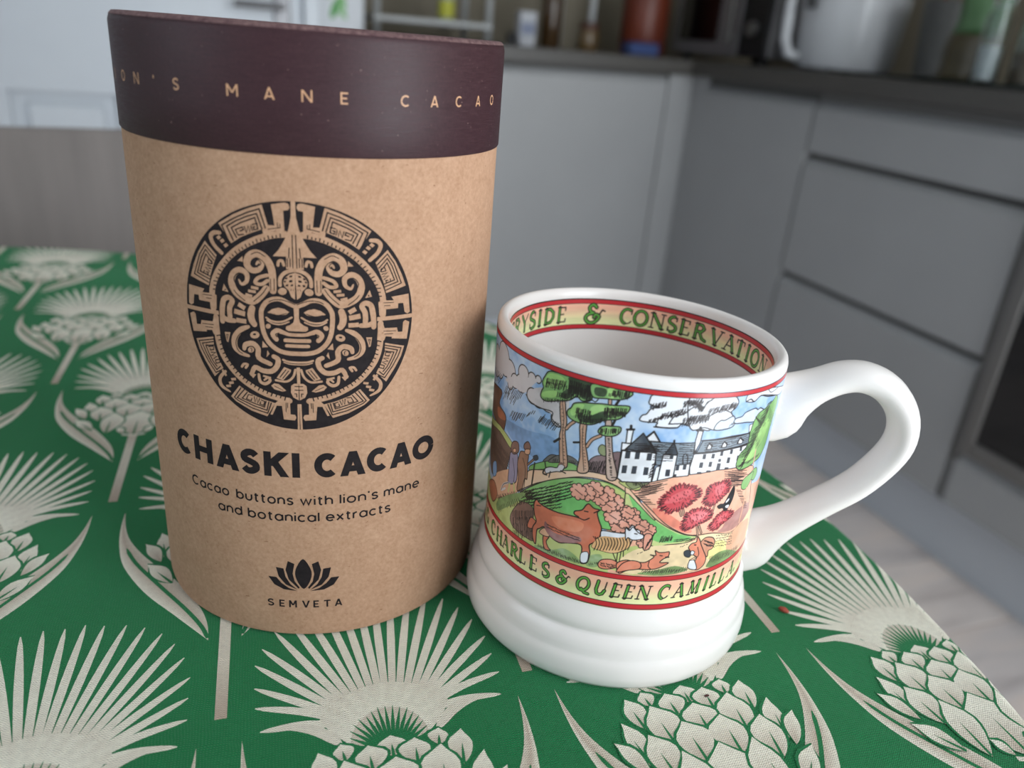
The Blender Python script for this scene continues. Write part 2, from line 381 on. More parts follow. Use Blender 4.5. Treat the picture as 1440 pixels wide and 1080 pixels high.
# back run (faces the viewer): local frame of the kitchen, plane y = 0.89
u = kempty('base_cabinet', -0.92, -0.89, 0, label='grey handleless double cupboard of the back run behind the canister', cat='cabinet')
B().box(0, 0.845, 0.024, 0.56, -0.588, WB - 0.002).build('carcass', M['carcass'], u)
for xa, xb in ((0.002, 0.226), (0.23, 0.8385)): d = B(); front(d, xa, xb, -0.586, 0.110); d.build('door', M['cab'], u)
u = kempty('corner_post', -0.0775, -0.89, 0, label='narrow pale grey upright post closing the inner corner of the units', cat='post')
B().box(0, 0.0765, -0.004, 0.02, -0.586, WB - 0.002, 0.002).build('post_front', M['cab'], u); B().box(0.01, 0.0765, 0.02, 0.05, -0.586, WB - 0.002).build('post_back', M['carcass'], u)
# worktop (L shape)
o = struct('worktop', B().box(AW + 0.001, A1 - 0.001, 0.865, 1.499, WB, WT, 0.003).box(-0.025, A1 - 0.001, -1.75, 0.865, WB, WT, 0.003), M['worktop']); del o['kind']
tag(o, 'dark grey laminate worktop running round the corner', 'worktop')

# ------------------------------------------------------------------ things on the worktop (far, out of focus)
def lathe_part(name, prof, m, parent, n=32, x=0, y=0, **kw): return B().lathe(prof, n, x, y, **kw).build(name, m, parent, auto=40)
def cyl(r, z0, z1, rb=0.003): return [(0, z0), (r - rb, z0), (r, z0 + rb), (r, z1 - rb), (r - rb, z1), (0, z1)]
# rack on the back run
rk = kempty('shelf_rack', -0.545, -1.12, WT, label='grey wire shelf rack on the worktop behind the canister', cat='rack')
for x in (-0.315, 0.0, 0.315):
    for yy in (0.0, 0.24): B().sweep([(x, yy, 0), (x, yy, 0.40)], 0.010, 10).build('upright', M['pale_metal'], rk, True)
B().box(-0.325, 0.01, -0.01, 0.25, 0.034, 0.048, 0.003).build('shelf', M['pale_metal'], rk)
B().box(-0.325, 0.325, -0.01, 0.25, 0.40, 0.412, 0.003).build('shelf', M['pale_metal'], rk)
t = kempty('sauce_bottle', -0.655, -1.02 - 0.15, WT + 0.048, label='small bottle with yellow-green label and white cap on the rack shelf', cat='bottle')
lathe_part('bottle_body', [(0, 0), (0.020, 0), (0.022, 0.003), (0.022, 0.06), (0.012, 0.08), (0.010, 0.10), (0, 0.10)], mat('pale_bottle', (150, 155, 140), 0.3), t)
lathe_part('label', [(0.0224, 0.008), (0.0228, 0.009), (0.0228, 0.05), (0.0224, 0.051)], mat('yellow_label', (176, 176, 60), 0.6), t)
lathe_part('cap', cyl(0.013, 0.1, 0.125), M['white_plastic'], t)
t = kempty('carton', -0.455, -1.06, WT, label='small white carton standing on the worktop beside the canister', cat='box')
B().box(-0.024, 0.024, -0.018, 0.018, 0, 0.088, 0.002).build('carton_body', mottled('white_card', (170, 172, 178), (182, 184, 190), 20), t); B().box(-0.02, 0.02, -0.0186, -0.018, 0.03, 0.06).build('printed_panel', mat('grey_blue_print', (120, 128, 150), 0.6), t)
t = kempty('pepper_mill', -0.505, -1.03, WT, label='short black pepper pot beside the small white carton', cat='pot')
lathe_part('pot_body', [(0, 0), (0.016, 0), (0.017, 0.004), (0.013, 0.022), (0.015, 0.03), (0, 0.034)], M['black_plastic'], t)
t = kempty('oil_bottle', -0.352, -1.13, WT, label='tall brown glass oil bottle between the rack uprights', cat='bottle')
lathe_part('bottle_body', [(0, 0), (0.026, 0), (0.029, 0.004), (0.029, 0.15), (0.012, 0.19), (0.011, 0.24), (0, 0.24)], mat('brown_glass', (64, 46, 26), 0.12), t)
lathe_part('cap', cyl(0.013, 0.24, 0.262), M['black_plastic'], t)
t = kempty('spice_jar', -0.262, -1.06, WT, label='squat jar of brown spice with a dark lid beside the oil bottle', cat='jar')
lathe_part('jar_body', [(0, 0), (0.026, 0), (0.029, 0.004), (0.029, 0.048), (0.025, 0.056), (0, 0.056)], mottled('brown_spice', (84, 66, 42), (100, 82, 54), 200, 0.25), t)
lathe_part('lid', cyl(0.028, 0.056, 0.075), mat('rust_lid', (70, 40, 28), 0.5), t)
t = kempty('storage_tin', -0.035, -1.16, WT, label='orange-brown storage tin standing left of the microwave', cat='tin')
lathe_part('tin_body', [(0, 0), (0.068, 0), (0.071, 0.004), (0.071, 0.19), (0.066, 0.2), (0, 0.2)], mottled('orange_enamel', (104, 44, 24), (90, 36, 20), 12, 0.45), t)
lathe_part('lid', [(0, 0.2), (0.072, 0.2), (0.073, 0.204), (0.071, 0.222), (0.05, 0.232), (0.012, 0.236), (0.012, 0.25), (0, 0.252)], mat('rust_enamel', (76, 32, 20), 0.4), t)
t = kempty('sponge', -0.095, -1.05, WT, label='blue sponge lying in front of the orange tin', cat='sponge')
B().box(-0.048, 0.048, -0.03, 0.03, 0, 0.03, 0.008, 3).build('sponge_body', mottled('blue_sponge', (56, 74, 120), (66, 84, 132), 150, 0.9, 0.4), t, True); B().box(-0.047, 0.047, -0.029, 0.029, 0.03, 0.036, 0.003).build('scouring_pad', mat('navy_pad', (46, 62, 104), 0.95), t)
# microwave, faces the room from the right run
t = empty('microwave', kp(0.09, -1.20, WT), RR, label='dark grey microwave oven with a pale handle in the worktop corner', cat='microwave')
for x in (0.04, 0.44):
    for yy in (0.04, 0.30): lathe_part('foot', [(0, 0), (0.013, 0), (0.015, 0.018), (0, 0.018)], M['black_plastic'], t, 12, x, yy)
B().box(0, 0.49, 0.012, 0.36, 0.018, 0.29, 0.005).build('casing', M['dark_metal'], t)
B().box(0.003, 0.36, 0, 0.012, 0.02, 0.288, 0.003).build('door', M['dark_metal'], t)
B().box(0.045, 0.255, -0.002, 0.003, 0.055, 0.255, 0.001).build('window', M['black_glass'], t)
B().box(0.363, 0.487, 0, 0.012, 0.02, 0.288, 0.003).build('control_panel', M['black_plastic'], t)
d = B(); d.sweep([(0.335, -0.02, 0.05), (0.335, -0.02, 0.26)], [(0.014, 0.006), (0.014, 0.006)], 10, flat=(1, 0, 0)); d.box(0.328, 0.342, -0.02, 0, 0.06, 0.075); d.box(0.328, 0.342, -0.02, 0, 0.235, 0.25); d.build('handle', M['grey_metal'], t)
lathe_part('dial', [(0, 0), (0.02, 0), (0.018, 0.014), (0, 0.014)], M['grey_metal'], t).matrix_local = Matrix.Translation((0.425, 0.0, 0.09)) @ Matrix.Rotation(R(90), 4, 'X')
# white air fryer
AF = kp(0.20, -0.535, WT); t = empty('air_fryer', AF, math.atan2(AF.y, AF.x) - math.pi / 2, label='white air fryer with a handle on its left side, right of the microwave', cat='air fryer')
lathe_part('body', [(0, 0.004), (0.100, 0.004), (0.112, 0.010), (0.118, 0.03), (0.124, 0.10), (0.129, 0.172), (0.129, 0.175), (0, 0.175)], M['white_plastic'], t, 48)
lathe_part('base_ring', [(0, 0), (0.098, 0), (0.104, 0.004), (0, 0.006)], M['grey_metal'], t, 48)
lathe_part('lid', [(0.12, 0.176), (0.129, 0.179), (0.131, 0.205), (0.125, 0.25), (0.07, 0.285), (0, 0.29)], M['white_plastic'], t, 48)
B().sweep([(-0.115, -0.05, 0.195), (-0.136, -0.06, 0.19), (-0.146, -0.06, 0.15), (-0.144, -0.06, 0.07), (-0.132, -0.055, 0.036), (-0.105, -0.05, 0.03)], 0.013, 12).build('handle', M['white_plastic'], t, True)
B().box(-0.108, -0.086, -0.115, -0.07, 0.138, 0.170, 0.004).build('release_button', M['black_plastic'], t)
B().sweep([(0, -0.130, 0.012), (0, -0.142, 0.010)], 0.008, 10).build('front_knob', M['white_plastic'], t)
# glass board, crock, packet, jars
t = empty('glass_board', kp(0.02, -0.375, WT), RR, label='dark glass board lying on the worktop under the jars and the packet', cat='board')
B().box(0, 0.60, 0, 0.46, 0.002, 0.009, 0.002).build('glass_slab', M['hob_glass'], t)
for x in (0.03, 0.57):
    for yy in (0.03, 0.43): lathe_part('foot', [(0, 0), (0.008, 0), (0.008, 0.002), (0, 0.002)], M['black_plastic'], t, 10, x, yy)
G = WT + 0.009
def rp(px_s, a): return kp(a, px_s, G)
t = empty('utensil_pot', rp(-0.29, 0.25), RR, label='dark grey pot holding wooden spoons, right of the air fryer', cat='pot')
lathe_part('pot_body', [(0, 0), (0.042, 0), (0.046, 0.004), (0.056, 0.155), (0.053, 0.157), (0.045, 0.02), (0, 0.014)], mottled('grey_stoneware', (74, 74, 72), (84, 84, 82), 80, 0.5), t)
for k, (dx, dy, col) in enumerate(((-0.02, 0.004, 0), (0.02, -0.004, 0))):
    sp = empty('wooden_spoon', rp(-0.29, 0.25), RR, label=('wooden spoon leaning left in the dark grey pot', 'wooden spoon leaning right in the dark grey pot')[k], cat='spoon', group='wooden spoons in the pot')
    B().sweep([(dx * 0.3, dy * 0.3, 0.018), (dx * 2, dy * 2, 0.22)], 0.006, 8).build('spoon_handle', M['spoon'], sp, True)
    B().sweep([(dx * 2, dy * 2, 0.215), (dx * 2.2, dy * 2.2, 0.245), (dx * 2.4, dy * 2.4, 0.275), (dx * 2.5, dy * 2.5, 0.295)], [(0.008, 0.005), (0.026, 0.008), (0.027, 0.008), (0.006, 0.004)], 12, flat=(1, 0, 0)).build('spoon_bowl', M['spoon'], sp, True)
t = empty('vinegar_bottle', rp(-0.33, 0.42), RR, label='black bottle standing between the air fryer and the grey pot', cat='bottle')
lathe_part('bottle_body', [(0, 0), (0.032, 0), (0.034, 0.004), (0.034, 0.19), (0.014, 0.22), (0.013, 0.28), (0, 0.28)], mat('black_bottle_glass', (10, 10, 9), 0.1), t); lathe_part('cap', cyl(0.015, 0.28, 0.31), M['black_plastic'], t)
t = empty('tea_packet', rp(-0.125, 0.155), RR + R(28), label='crumpled green and brown foil packet standing behind the jars', cat='packet')
d = B()
def packet(z0, z1, inf):
    n = 10; pr = []
    for k in range(n + 1):
        z = z0 + (z1 - z0) * k / n; q = z / 0.235; th = 0.03 * (1 - q) ** 0.6 + 0.0015; wd = 0.052 - 0.004 * math.sin(q * 3.1); lean = 0.022 * q
        pr.append((z, th, wd, lean + 0.003 * math.sin(q * 17)))
    rings = [[d.bm.verts.new((l - w_, -t_ * 0.3, z)) for z, t_, w_, l in [p]] + [d.bm.verts.new((l + w_ * x_, -t_ * (1 - abs(x_) ** 3) - 0.0008, z)) for x_ in (-0.6, 0, 0.6) for z, t_, w_, l in [p]] + [d.bm.verts.new((l + w_, -t_ * 0.3, z)) for z, t_, w_, l in [p]] + [d.bm.verts.new((l + w_ * x_, t_ * (1 - abs(x_) ** 3) + 0.0008, z)) for x_ in (0.6, 0, -0.6) for z, t_, w_, l in [p]] for p in pr]
    for a_, b_ in zip(rings, rings[1:]):
        for k in range(8): d.bm.faces.new((a_[k], a_[(k + 1) % 8], b_[(k + 1) % 8], b_[k]))
    d.bm.faces.new(rings[0][::-1]); d.bm.faces.new(rings[-1])
packet(0.0, 0.085, 1); d.build('packet_base', mottled('brown_foil', (60, 52, 26), (72, 62, 34), 30, 0.35), t, True)
d = B(); packet(0.085, 0.235, 1); d.build('packet_body', mottled('green_foil', (66, 100, 62), (84, 118, 78), 22, 0.35, 0.2), t, True)
def jar(name, s, a, r, hh, fill, fm, label, cap=None):
    t = empty(name, rp(s, a), RR, label=label, cat='jar')
    lathe_part('glass_body', [(0, 0), (r - 0.002, 0), (r, 0.003), (r, hh * 0.82), (r * 0.75, hh * 0.93), (r * 0.75, hh), (r * 0.70, hh), (r * 0.70, hh * 0.92), (r - 0.003, hh * 0.80), (r - 0.003, 0.005), (0, 0.004)], M['glass'], t, 28)
    lathe_part('contents', [(0, 0.0045), (r - 0.0036, 0.0045), (r - 0.0036, fill), (0, fill + 0.003)], fm, t, 24)
    if cap: lathe_part('stopper', [(0, hh - 0.006), (r * 0.68, hh - 0.006), (r * 0.68, hh), (r * 0.85, hh + 0.001), (r * 0.85, hh + 0.014), (0, hh + 0.016)], cap, t, 24)
    return t
jar('salt_jar', -0.022, 0.095, 0.023, 0.135, 0.062, mottled('white_salt', (205, 207, 214), (216, 218, 224), 300), 'slim glass jar half full of white salt on the glass board', M['glass'])
jar('spice_jar', 0.052, 0.115, 0.030, 0.125, 0.055, mottled('brown_seeds', (70, 46, 30), (120, 92, 64), 260), 'wide glass jar of brown seeds right of the salt jar', M['glass'])
jar('spice_jar', 0.135, 0.13, 0.030, 0.120, 0.06, mottled('green_herbs', (64, 66, 36), (90, 90, 56), 260), 'wide glass jar of dried herbs at the right end of the glass board', M['glass'])
# card on the white wall
t = empty('greeting_card', kp(-0.988, SW, 0.178), RZ, label='small white card with green leaves fixed to the white wall', cat='card')
B().box(-0.023, 0.023, -0.0025, -0.0005, 0, 0.10).build('card_sheet', mat('white_card_stock', (205, 210, 212), 0.7), t)
def flat_leaf(x, z, ln, w, ang, m):
    bm = bmesh.new(); pts = []
    for k in range(14):
        q = 2 * math.pi * k / 14; u_, v_ = ln * 0.5 * math.cos(q), w * 0.5 * math.sin(q); pts.append(bm.verts.new((x + u_ * math.cos(ang) - v_ * math.sin(ang), -0.0029, z + u_ * math.sin(ang) + v_ * math.cos(ang))))
    bm.faces.new(pts); me = bpy.data.meshes.new('leaf'); bm.to_mesh(me); bm.free(); return link('leaf', me, m, t)
g1, g2 = mat('leaf_green_print', (86, 150, 82), 0.7), mat('pale_leaf_print', (130, 180, 120), 0.7)
for x, z, ln, w, an, m in ((-0.006, 0.03, 0.05, 0.018, 1.2, g1), (0.01, 0.05, 0.05, 0.016, 1.9, g2), (-0.012, 0.07, 0.045, 0.016, 0.9, g1), (0.012, 0.02, 0.03, 0.012, 2.3, g2), (0.008, 0.082, 0.03, 0.012, 1.5, g1)): flat_leaf(x, z, ln, w, an, m)

# ------------------------------------------------------------------ chair behind the table
CH = Vector((-0.345, 0.748, FLOOR)); t = empty('dining_chair', CH, RZ, label='grey-brown wooden dining chair with a wide curved back behind the table', cat='chair')
d = B(); zt = 0.067 - FLOOR
n = 14; vs = []
for k in range(n + 1):
    x = -0.21 + 0.42 * k / n; bow = 0.028 * (1 - (x / 0.21) ** 2); r_ = 0.010
    sec = []
    for yy, zz in ((0, zt - 0.30), (0, zt - 0.006), (0.004, zt), (0.014, zt), (0.018, zt - 0.006), (0.018, zt - 0.30)): sec.append(d.bm.verts.new((x, yy + bow - 0.02, zz)))
    vs.append(sec)
for a_, b_ in zip(vs, vs[1:]):
    for k in range(6): d.bm.faces.new((a_[k], a_[(k + 1) % 6], b_[(k + 1) % 6], b_[k]))
d.bm.faces.new(vs[0]); d.bm.faces.new(vs[-1][::-1]); d.build('backrest', M['chair'], t, auto=35)
for x in (-0.18, 0.18):
    B().sweep([(x, 0.02, 0), (x, 0.0, 0.45), (x, 0.012, zt - 0.08)], [0.016, 0.018, 0.012], 12).build('leg', M['chair'], t, True)
    B().sweep([(x, -0.42, 0), (x, -0.40, 0.43)], [0.014, 0.019], 12).build('leg', M['chair'], t, True)
B().box(-0.21, 0.21, -0.43, -0.018, 0.43, 0.452, 0.008, 3).build('seat', M['chair'], t)
B().box(-0.17, 0.17, -0.41, -0.385, 0.37, 0.43).build('seat_rail', M['chair'], t)

# ------------------------------------------------------------------ round table and its cloth
TC = Vector((-0.2887, 0.1331, 0)); R0, RB = 0.4462, 0.0060
t = empty('round_table', (TC.x, TC.y, FLOOR), 0, label='round pedestal table under the green thistle cloth', cat='table')
lathe_part('table_top', [(0, -0.030 - FLOOR), (0.43, -0.030 - FLOOR), (0.445, -0.024 - FLOOR), (0.4485, -0.016 - FLOOR), (0.4485, -0.006 - FLOOR), (0.446, -0.0018 - FLOOR), (0.44, -0.0012 - FLOOR), (0, -0.0012 - FLOOR)], M['table_wood'], t, 96)
lathe_part('pedestal', [(0, 0.05), (0.07, 0.05), (0.05, 0.12), (0.04, 0.4), (0.05, 0.65), (0.12, -0.032 - FLOOR), (0, -0.032 - FLOOR)], M['table_wood'], t, 24)
for k in range(4):
    q = k * math.pi / 2 + R(95); B().sweep([(0.03 * math.cos(q), 0.03 * math.sin(q), 0.09), (0.18 * math.cos(q), 0.18 * math.sin(q), 0.06), (0.33 * math.cos(q), 0.33 * math.sin(q), 0.022)], [0.03, 0.025, 0.02], 10).build('leg', M['table_wood'], t, True)
def drape(x, y, off=0.0):
    """flat cloth position (m) -> point on the draped cloth"""
    dx, dy = x - TC.x, y - TC.y; rho = math.hypot(dx, dy); s = rho - R0
    if s <= 0: return (x, y, off)
    ux, uy = dx / rho, dy / rho; q = s / RB
    if q < math.pi / 2: r, z, nr, nz = R0 + RB * math.sin(q), -RB * (1 - math.cos(q)), math.sin(q), math.cos(q)
    else:
        dn = s - RB * math.pi / 2; th = math.atan2(dy, dx)
        r, z, nr, nz = R0 + RB + dn * 0.05 + min(dn, 0.1) * 0.12 * math.sin(th * 17 + 0.7 * math.sin(3 * th)), -RB - dn, 1, 0
    return (TC.x + ux * (r + off * nr), TC.y + uy * (r + off * nr), z + off * nz)
cloth = empty('tablecloth', (0, 0, 0), 0, label='green woven tablecloth printed with cream thistles, draped over the round table', cat='tablecloth')
rads = [0.0] + [R0 * k / 10 for k in range(1, 11)] + [R0 + RB * math.pi / 2 * k / 14 for k in range(1, 15)] + [R0 + RB * 1.6 + 0.02 * k for k in range(1, 12)]
NS = 512; vv = [(TC.x, TC.y)]; 
for r_ in rads[1:]:
    for k in range(NS): q = 2 * math.pi * k / NS; vv.append((TC.x + r_ * math.cos(q), TC.y + r_ * math.sin(q)))
fc = [(0, 1 + k, 1 + (k + 1) % NS) for k in range(NS)]
for i in range(len(rads) - 2):
    p, q = 1 + i * NS, 1 + (i + 1) * NS
    fc += [(p + k, q + k, q + (k + 1) % NS, p + (k + 1) % NS) for k in range(NS)]
me = bpy.data.meshes.new('cloth_sheet'); me.from_pydata([drape(*p) for p in vv], [], fc)
uv = me.uv_layers.new(name='UVMap'); li = np.zeros(len(me.loops), dtype=np.int32); me.loops.foreach_get('vertex_index', li)
uv.data.foreach_set('uv', np.array(vv, dtype=np.float32)[li].ravel())
link('cloth_sheet', me, M['green_cloth'], cloth, True)
# one printed thistle, local millimetres, x right, y up, origin at the foot of the stem
LV = [0.0]
TV, TF, TT, TM, TZ = [], [], [], [], []      # verts (mm), faces, tone per vert, material per face
def tri_strip(L, Q, tl, tq, m=0):
    b0 = len(TV); n = len(L); TZ.append(LV[0] + 0.02 * (len(TZ) % 40))
    for k in range(n): TV.append((L[k][0], L[k][1], TZ[-1])); TT.append(tl[k] if isinstance(tl, list) else tl); TV.append((Q[k][0], Q[k][1], TZ[-1])); TT.append(tq[k] if isinstance(tq, list) else tq)
    for k in range(n - 1): TF.append((b0 + 2 * k, b0 + 2 * k + 1, b0 + 2 * k + 3, b0 + 2 * k + 2)); TM.append(m)
def ribbon(P, W_, m=0, tone=0.1):
    L, Q = [], []
    for k, p in enumerate(P):
        a_, b_ = P[max(k - 1, 0)], P[min(k + 1, len(P) - 1)]; dx, dy = b_[0] - a_[0], b_[1] - a_[1]; n_ = math.hypot(dx, dy) or 1
        w_ = (W_[k] if isinstance(W_, list) else W_) / 2; L.append((p[0] - dy / n_ * w_, p[1] + dx / n_ * w_)); Q.append((p[0] + dy / n_ * w_, p[1] - dx / n_ * w_))
    tri_strip(L, Q, tone, tone, m)
# tuft: spikes
tips = [(-32, 98.5), (-33.4, 106), (-33.8, 113.3), (-33.2, 120.5), (-31.4, 127), (-28.4, 133), (-24.2, 137.6), (-19.2, 141), (-13.8, 143.4), (-8.2, 144.8), (-2.6, 145.4)]
rs = random.Random(3)
for k, (tx, ty) in enumerate(tips + [(-x, y_) for x, y_ in tips[::-1]]):
    sg = 1 if k < 11 else -1; bx, by = 0 + tx * 0.30, 96 + (ty - 96) * 0.14; q = k if k < 11 else 21 - k
    mx_, my_ = bx + (tx - bx) * 0.5, by + (ty - by) * 0.5 + (1.2 if q < 2 else 0)
    LV[0] = k * 0.15
    ribbon(catmull([(bx, by), (mx_, my_), (tx + rs.uniform(-.4, .4), ty + rs.uniform(-.6, .6))], 4), [1.7, 1.95, 2.15, 2.3, 2.35, 2.2, 1.85, 1.3, 0.3], 0, [0.3, 0.3, 0.15, 0.05, 0.05, 0.05, 0.1, 0.1, 0.15])
for s_ in (-1, 1): ribbon(catmull([(s_ * 12.5, 91), (s_ * 18, 96), (s_ * 25, 98.6), (s_ * 31, 98.2)], 4), [1.0, 2.2, 2.8, 3.0, 3.0, 2.8, 2.5, 2.2, 1.9, 1.6, 1.2, 0.8, 0.3], 0, 0.2)
L, Q = [], []
for k in range(25):
    q = math.pi * (0.04 + 0.92 * k / 24); L.append((19.5 * math.cos(q), 91.5 + 16.8 * math.sin(q))); Q.append((10.2 * math.cos(q), 89.5 + 10.5 * math.sin(q)))
L = [(q_[0] + (p_[0] - q_[0]) * min(1, (k + 0.3) / 3.3, (24.3 - k) / 3.3), q_[1] + (p_[1] - q_[1]) * min(1, (k + 0.3) / 3.3, (24.3 - k) / 3.3)) for k, (p_, q_) in enumerate(zip(L, Q))]
LV[0] = 4
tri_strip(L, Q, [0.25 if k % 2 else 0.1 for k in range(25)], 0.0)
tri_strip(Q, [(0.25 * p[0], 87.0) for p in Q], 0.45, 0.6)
LV[0] = 6
for k in range(17):
    q = math.pi * (0.03 + 0.94 * k / 16); c_, s_ = math.cos(q), math.sin(q); ln = 10.6 + rs.uniform(-.8, .6)
    ribbon([(3.4 * c_, 86.2 + 3.0 * s_), (7 * c_, 88.3 + 6.6 * s_), (ln * c_, 89.4 + ln * s_)], [1.0, 1.05, 0.15], 1)
# scales
def scale_(tip, base, w_, vein=True):
    w_ *= 1.1
    tx, ty = tip; bx, by = base; dx, dy = bx - tx, by - ty; ln = math.hypot(dx, dy); nx, ny = -dy / ln, dx / ln
    L, C_, Q = [], [], []; n_ = 9
    for k in range(n_):
        u_ = k / (n_ - 1); f_ = 1.16 * max(0.0, math.sin(math.pi * u_ ** 0.82)) ** 0.85 * min(1.0, 0.35 + 2.2 * u_)
        bd = (1 - u_) ** 2 * u_ * 0.35 * ln * (-1 if tx < -3 else 1 if tx > 3 else 0); cx_, cy_ = tx + dx * u_ - bd, ty + dy * u_
        L.append((cx_ + nx * w_ * f_, cy_ + ny * w_ * f_)); Q.append((cx_ - nx * w_ * f_, cy_ - ny * w_ * f_)); C_.append((cx_, cy_))
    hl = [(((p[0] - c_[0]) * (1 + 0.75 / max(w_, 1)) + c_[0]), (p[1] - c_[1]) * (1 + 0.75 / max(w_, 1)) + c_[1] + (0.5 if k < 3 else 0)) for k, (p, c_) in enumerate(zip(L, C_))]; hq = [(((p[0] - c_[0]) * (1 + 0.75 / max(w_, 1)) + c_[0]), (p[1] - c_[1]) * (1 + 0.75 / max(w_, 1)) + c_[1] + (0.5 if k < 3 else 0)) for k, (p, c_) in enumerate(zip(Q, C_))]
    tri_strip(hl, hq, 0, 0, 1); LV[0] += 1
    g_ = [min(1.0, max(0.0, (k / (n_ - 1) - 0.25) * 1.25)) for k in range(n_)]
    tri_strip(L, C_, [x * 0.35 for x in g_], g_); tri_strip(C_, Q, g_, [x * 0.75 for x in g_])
    LV[0] += 1
    if vein: ribbon([(tx + dx * 0.98, ty + dy * 0.98), (tx + dx * 0.7, ty + dy * 0.7), (tx + dx * 0.42, ty + dy * 0.42)], [0.9, 0.75, 0.1], 1)
SCL = [((0, 91.2), (0, 85), 2.9), ((0.4, 84.8), (0.2, 75.5), 4.1), ((0.6, 71.8), (0, 50), 6.6)]
for s_ in (-1, 1):
    SCL += [((s_ * tp[0], tp[1]), (s_ * bs[0], bs[1]), w_) for tp, bs, w_ in (((6.0, 89.3), (5.6, 82), 3.2), ((12.7, 91), (11.9, 86), 2.1), ((12.3, 86.2), (10.9, 72.5), 3.9), ((18.4, 89.6), (16.8, 79.4), 2.5), ((5.9, 79.8), (5.2, 67.2), 4.2), ((17.2, 77.6), (15.3, 63.9), 3.6), ((22.8, 82.4), (20.2, 68.4), 2.2), ((10.6, 71.4), (11.2, 52.5), 3.6), ((27.4, 77), (21.4, 66.8), 1.7), ((25.6, 66), (16.8, 55.3), 2.1), ((7.2, 57.2), (4.2, 51.5), 1.2))]
rows_ = sorted({round(q[0][1]) for q in SCL}, reverse=True)
for tp, bs, w_ in sorted(SCL, key=lambda q: -q[0][1]): LV[0] = 7 + 3 * rows_.index(round(tp[1])); scale_(tp, bs, w_, w_ > 1.8)
for s_ in (-1, 1):
    # leaf
    O_ = catmull([(s_ * x, y_) for x, y_ in ((36.6, 97), (36.7, 87), (35.6, 77), (32.6, 66), (24.8, 52.5), (15.2, 41), (8.0, 32.5), (4.6, 28.5))], 4)
    I_ = catmull([(s_ * x, y_) for x, y_ in ((36.6, 97), (35.2, 88), (32.4, 79.5), (26.2, 69.5), (16.2, 57), (8.6, 44.5), (5.4, 36), (4.6, 28.5))], 4)
    V_ = [((a_[0] + b_[0]) / 2, (a_[1] + b_[1]) / 2) for a_, b_ in zip(O_, I_)]
    LV[0] = 0; tri_strip(O_, V_, 0.05, 0.75); tri_strip(V_, I_, 0.75, 0.35); LV[0] = 2; ribbon(V_[9:-1], [0.3] + [1.25] * (len(V_) - 12) + [0.8], 1)
LV[0] = 0
ribbon([(0, 0), (0, 20), (0, 38), (0, 51)], [3.1, 3.2, 3.2, 3.4], 0, [0.9, 0.35, 0.3, 0.7]); ribbon([(-4.5, 50.8), (0, 49.6), (4.5, 50.8)], 1.4, 0, 0.2)
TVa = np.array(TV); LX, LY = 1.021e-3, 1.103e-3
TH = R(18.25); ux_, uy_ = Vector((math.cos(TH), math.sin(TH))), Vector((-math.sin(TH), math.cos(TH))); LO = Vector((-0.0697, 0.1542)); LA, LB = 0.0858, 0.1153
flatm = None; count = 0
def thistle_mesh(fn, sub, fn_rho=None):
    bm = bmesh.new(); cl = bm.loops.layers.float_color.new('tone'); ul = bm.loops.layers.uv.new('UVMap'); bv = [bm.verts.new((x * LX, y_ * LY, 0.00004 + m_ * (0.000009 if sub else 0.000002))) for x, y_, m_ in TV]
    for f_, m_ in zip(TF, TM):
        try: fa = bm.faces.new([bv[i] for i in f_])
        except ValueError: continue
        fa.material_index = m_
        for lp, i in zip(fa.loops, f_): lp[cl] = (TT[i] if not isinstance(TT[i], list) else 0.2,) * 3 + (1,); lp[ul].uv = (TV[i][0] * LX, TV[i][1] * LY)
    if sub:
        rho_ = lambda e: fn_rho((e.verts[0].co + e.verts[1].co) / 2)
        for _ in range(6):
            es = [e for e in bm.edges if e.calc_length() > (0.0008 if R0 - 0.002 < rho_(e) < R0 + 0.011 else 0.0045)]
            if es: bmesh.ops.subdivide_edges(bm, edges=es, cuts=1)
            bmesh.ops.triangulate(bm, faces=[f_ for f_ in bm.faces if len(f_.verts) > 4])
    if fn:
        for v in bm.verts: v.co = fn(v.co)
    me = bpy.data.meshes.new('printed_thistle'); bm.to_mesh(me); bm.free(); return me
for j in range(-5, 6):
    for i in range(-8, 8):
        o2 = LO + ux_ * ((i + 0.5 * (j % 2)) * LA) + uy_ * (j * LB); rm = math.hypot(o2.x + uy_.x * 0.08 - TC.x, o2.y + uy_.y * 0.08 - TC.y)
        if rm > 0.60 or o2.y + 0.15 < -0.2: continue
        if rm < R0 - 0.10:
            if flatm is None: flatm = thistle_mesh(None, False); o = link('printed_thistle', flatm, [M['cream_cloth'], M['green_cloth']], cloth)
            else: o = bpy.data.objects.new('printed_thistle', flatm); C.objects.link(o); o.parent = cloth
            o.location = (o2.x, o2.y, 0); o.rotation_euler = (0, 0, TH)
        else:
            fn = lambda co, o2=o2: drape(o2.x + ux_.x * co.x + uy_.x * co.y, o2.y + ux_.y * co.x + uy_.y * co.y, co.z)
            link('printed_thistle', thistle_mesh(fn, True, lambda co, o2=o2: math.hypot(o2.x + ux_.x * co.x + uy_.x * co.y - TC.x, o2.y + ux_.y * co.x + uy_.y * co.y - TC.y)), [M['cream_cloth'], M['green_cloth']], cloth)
        count += 1

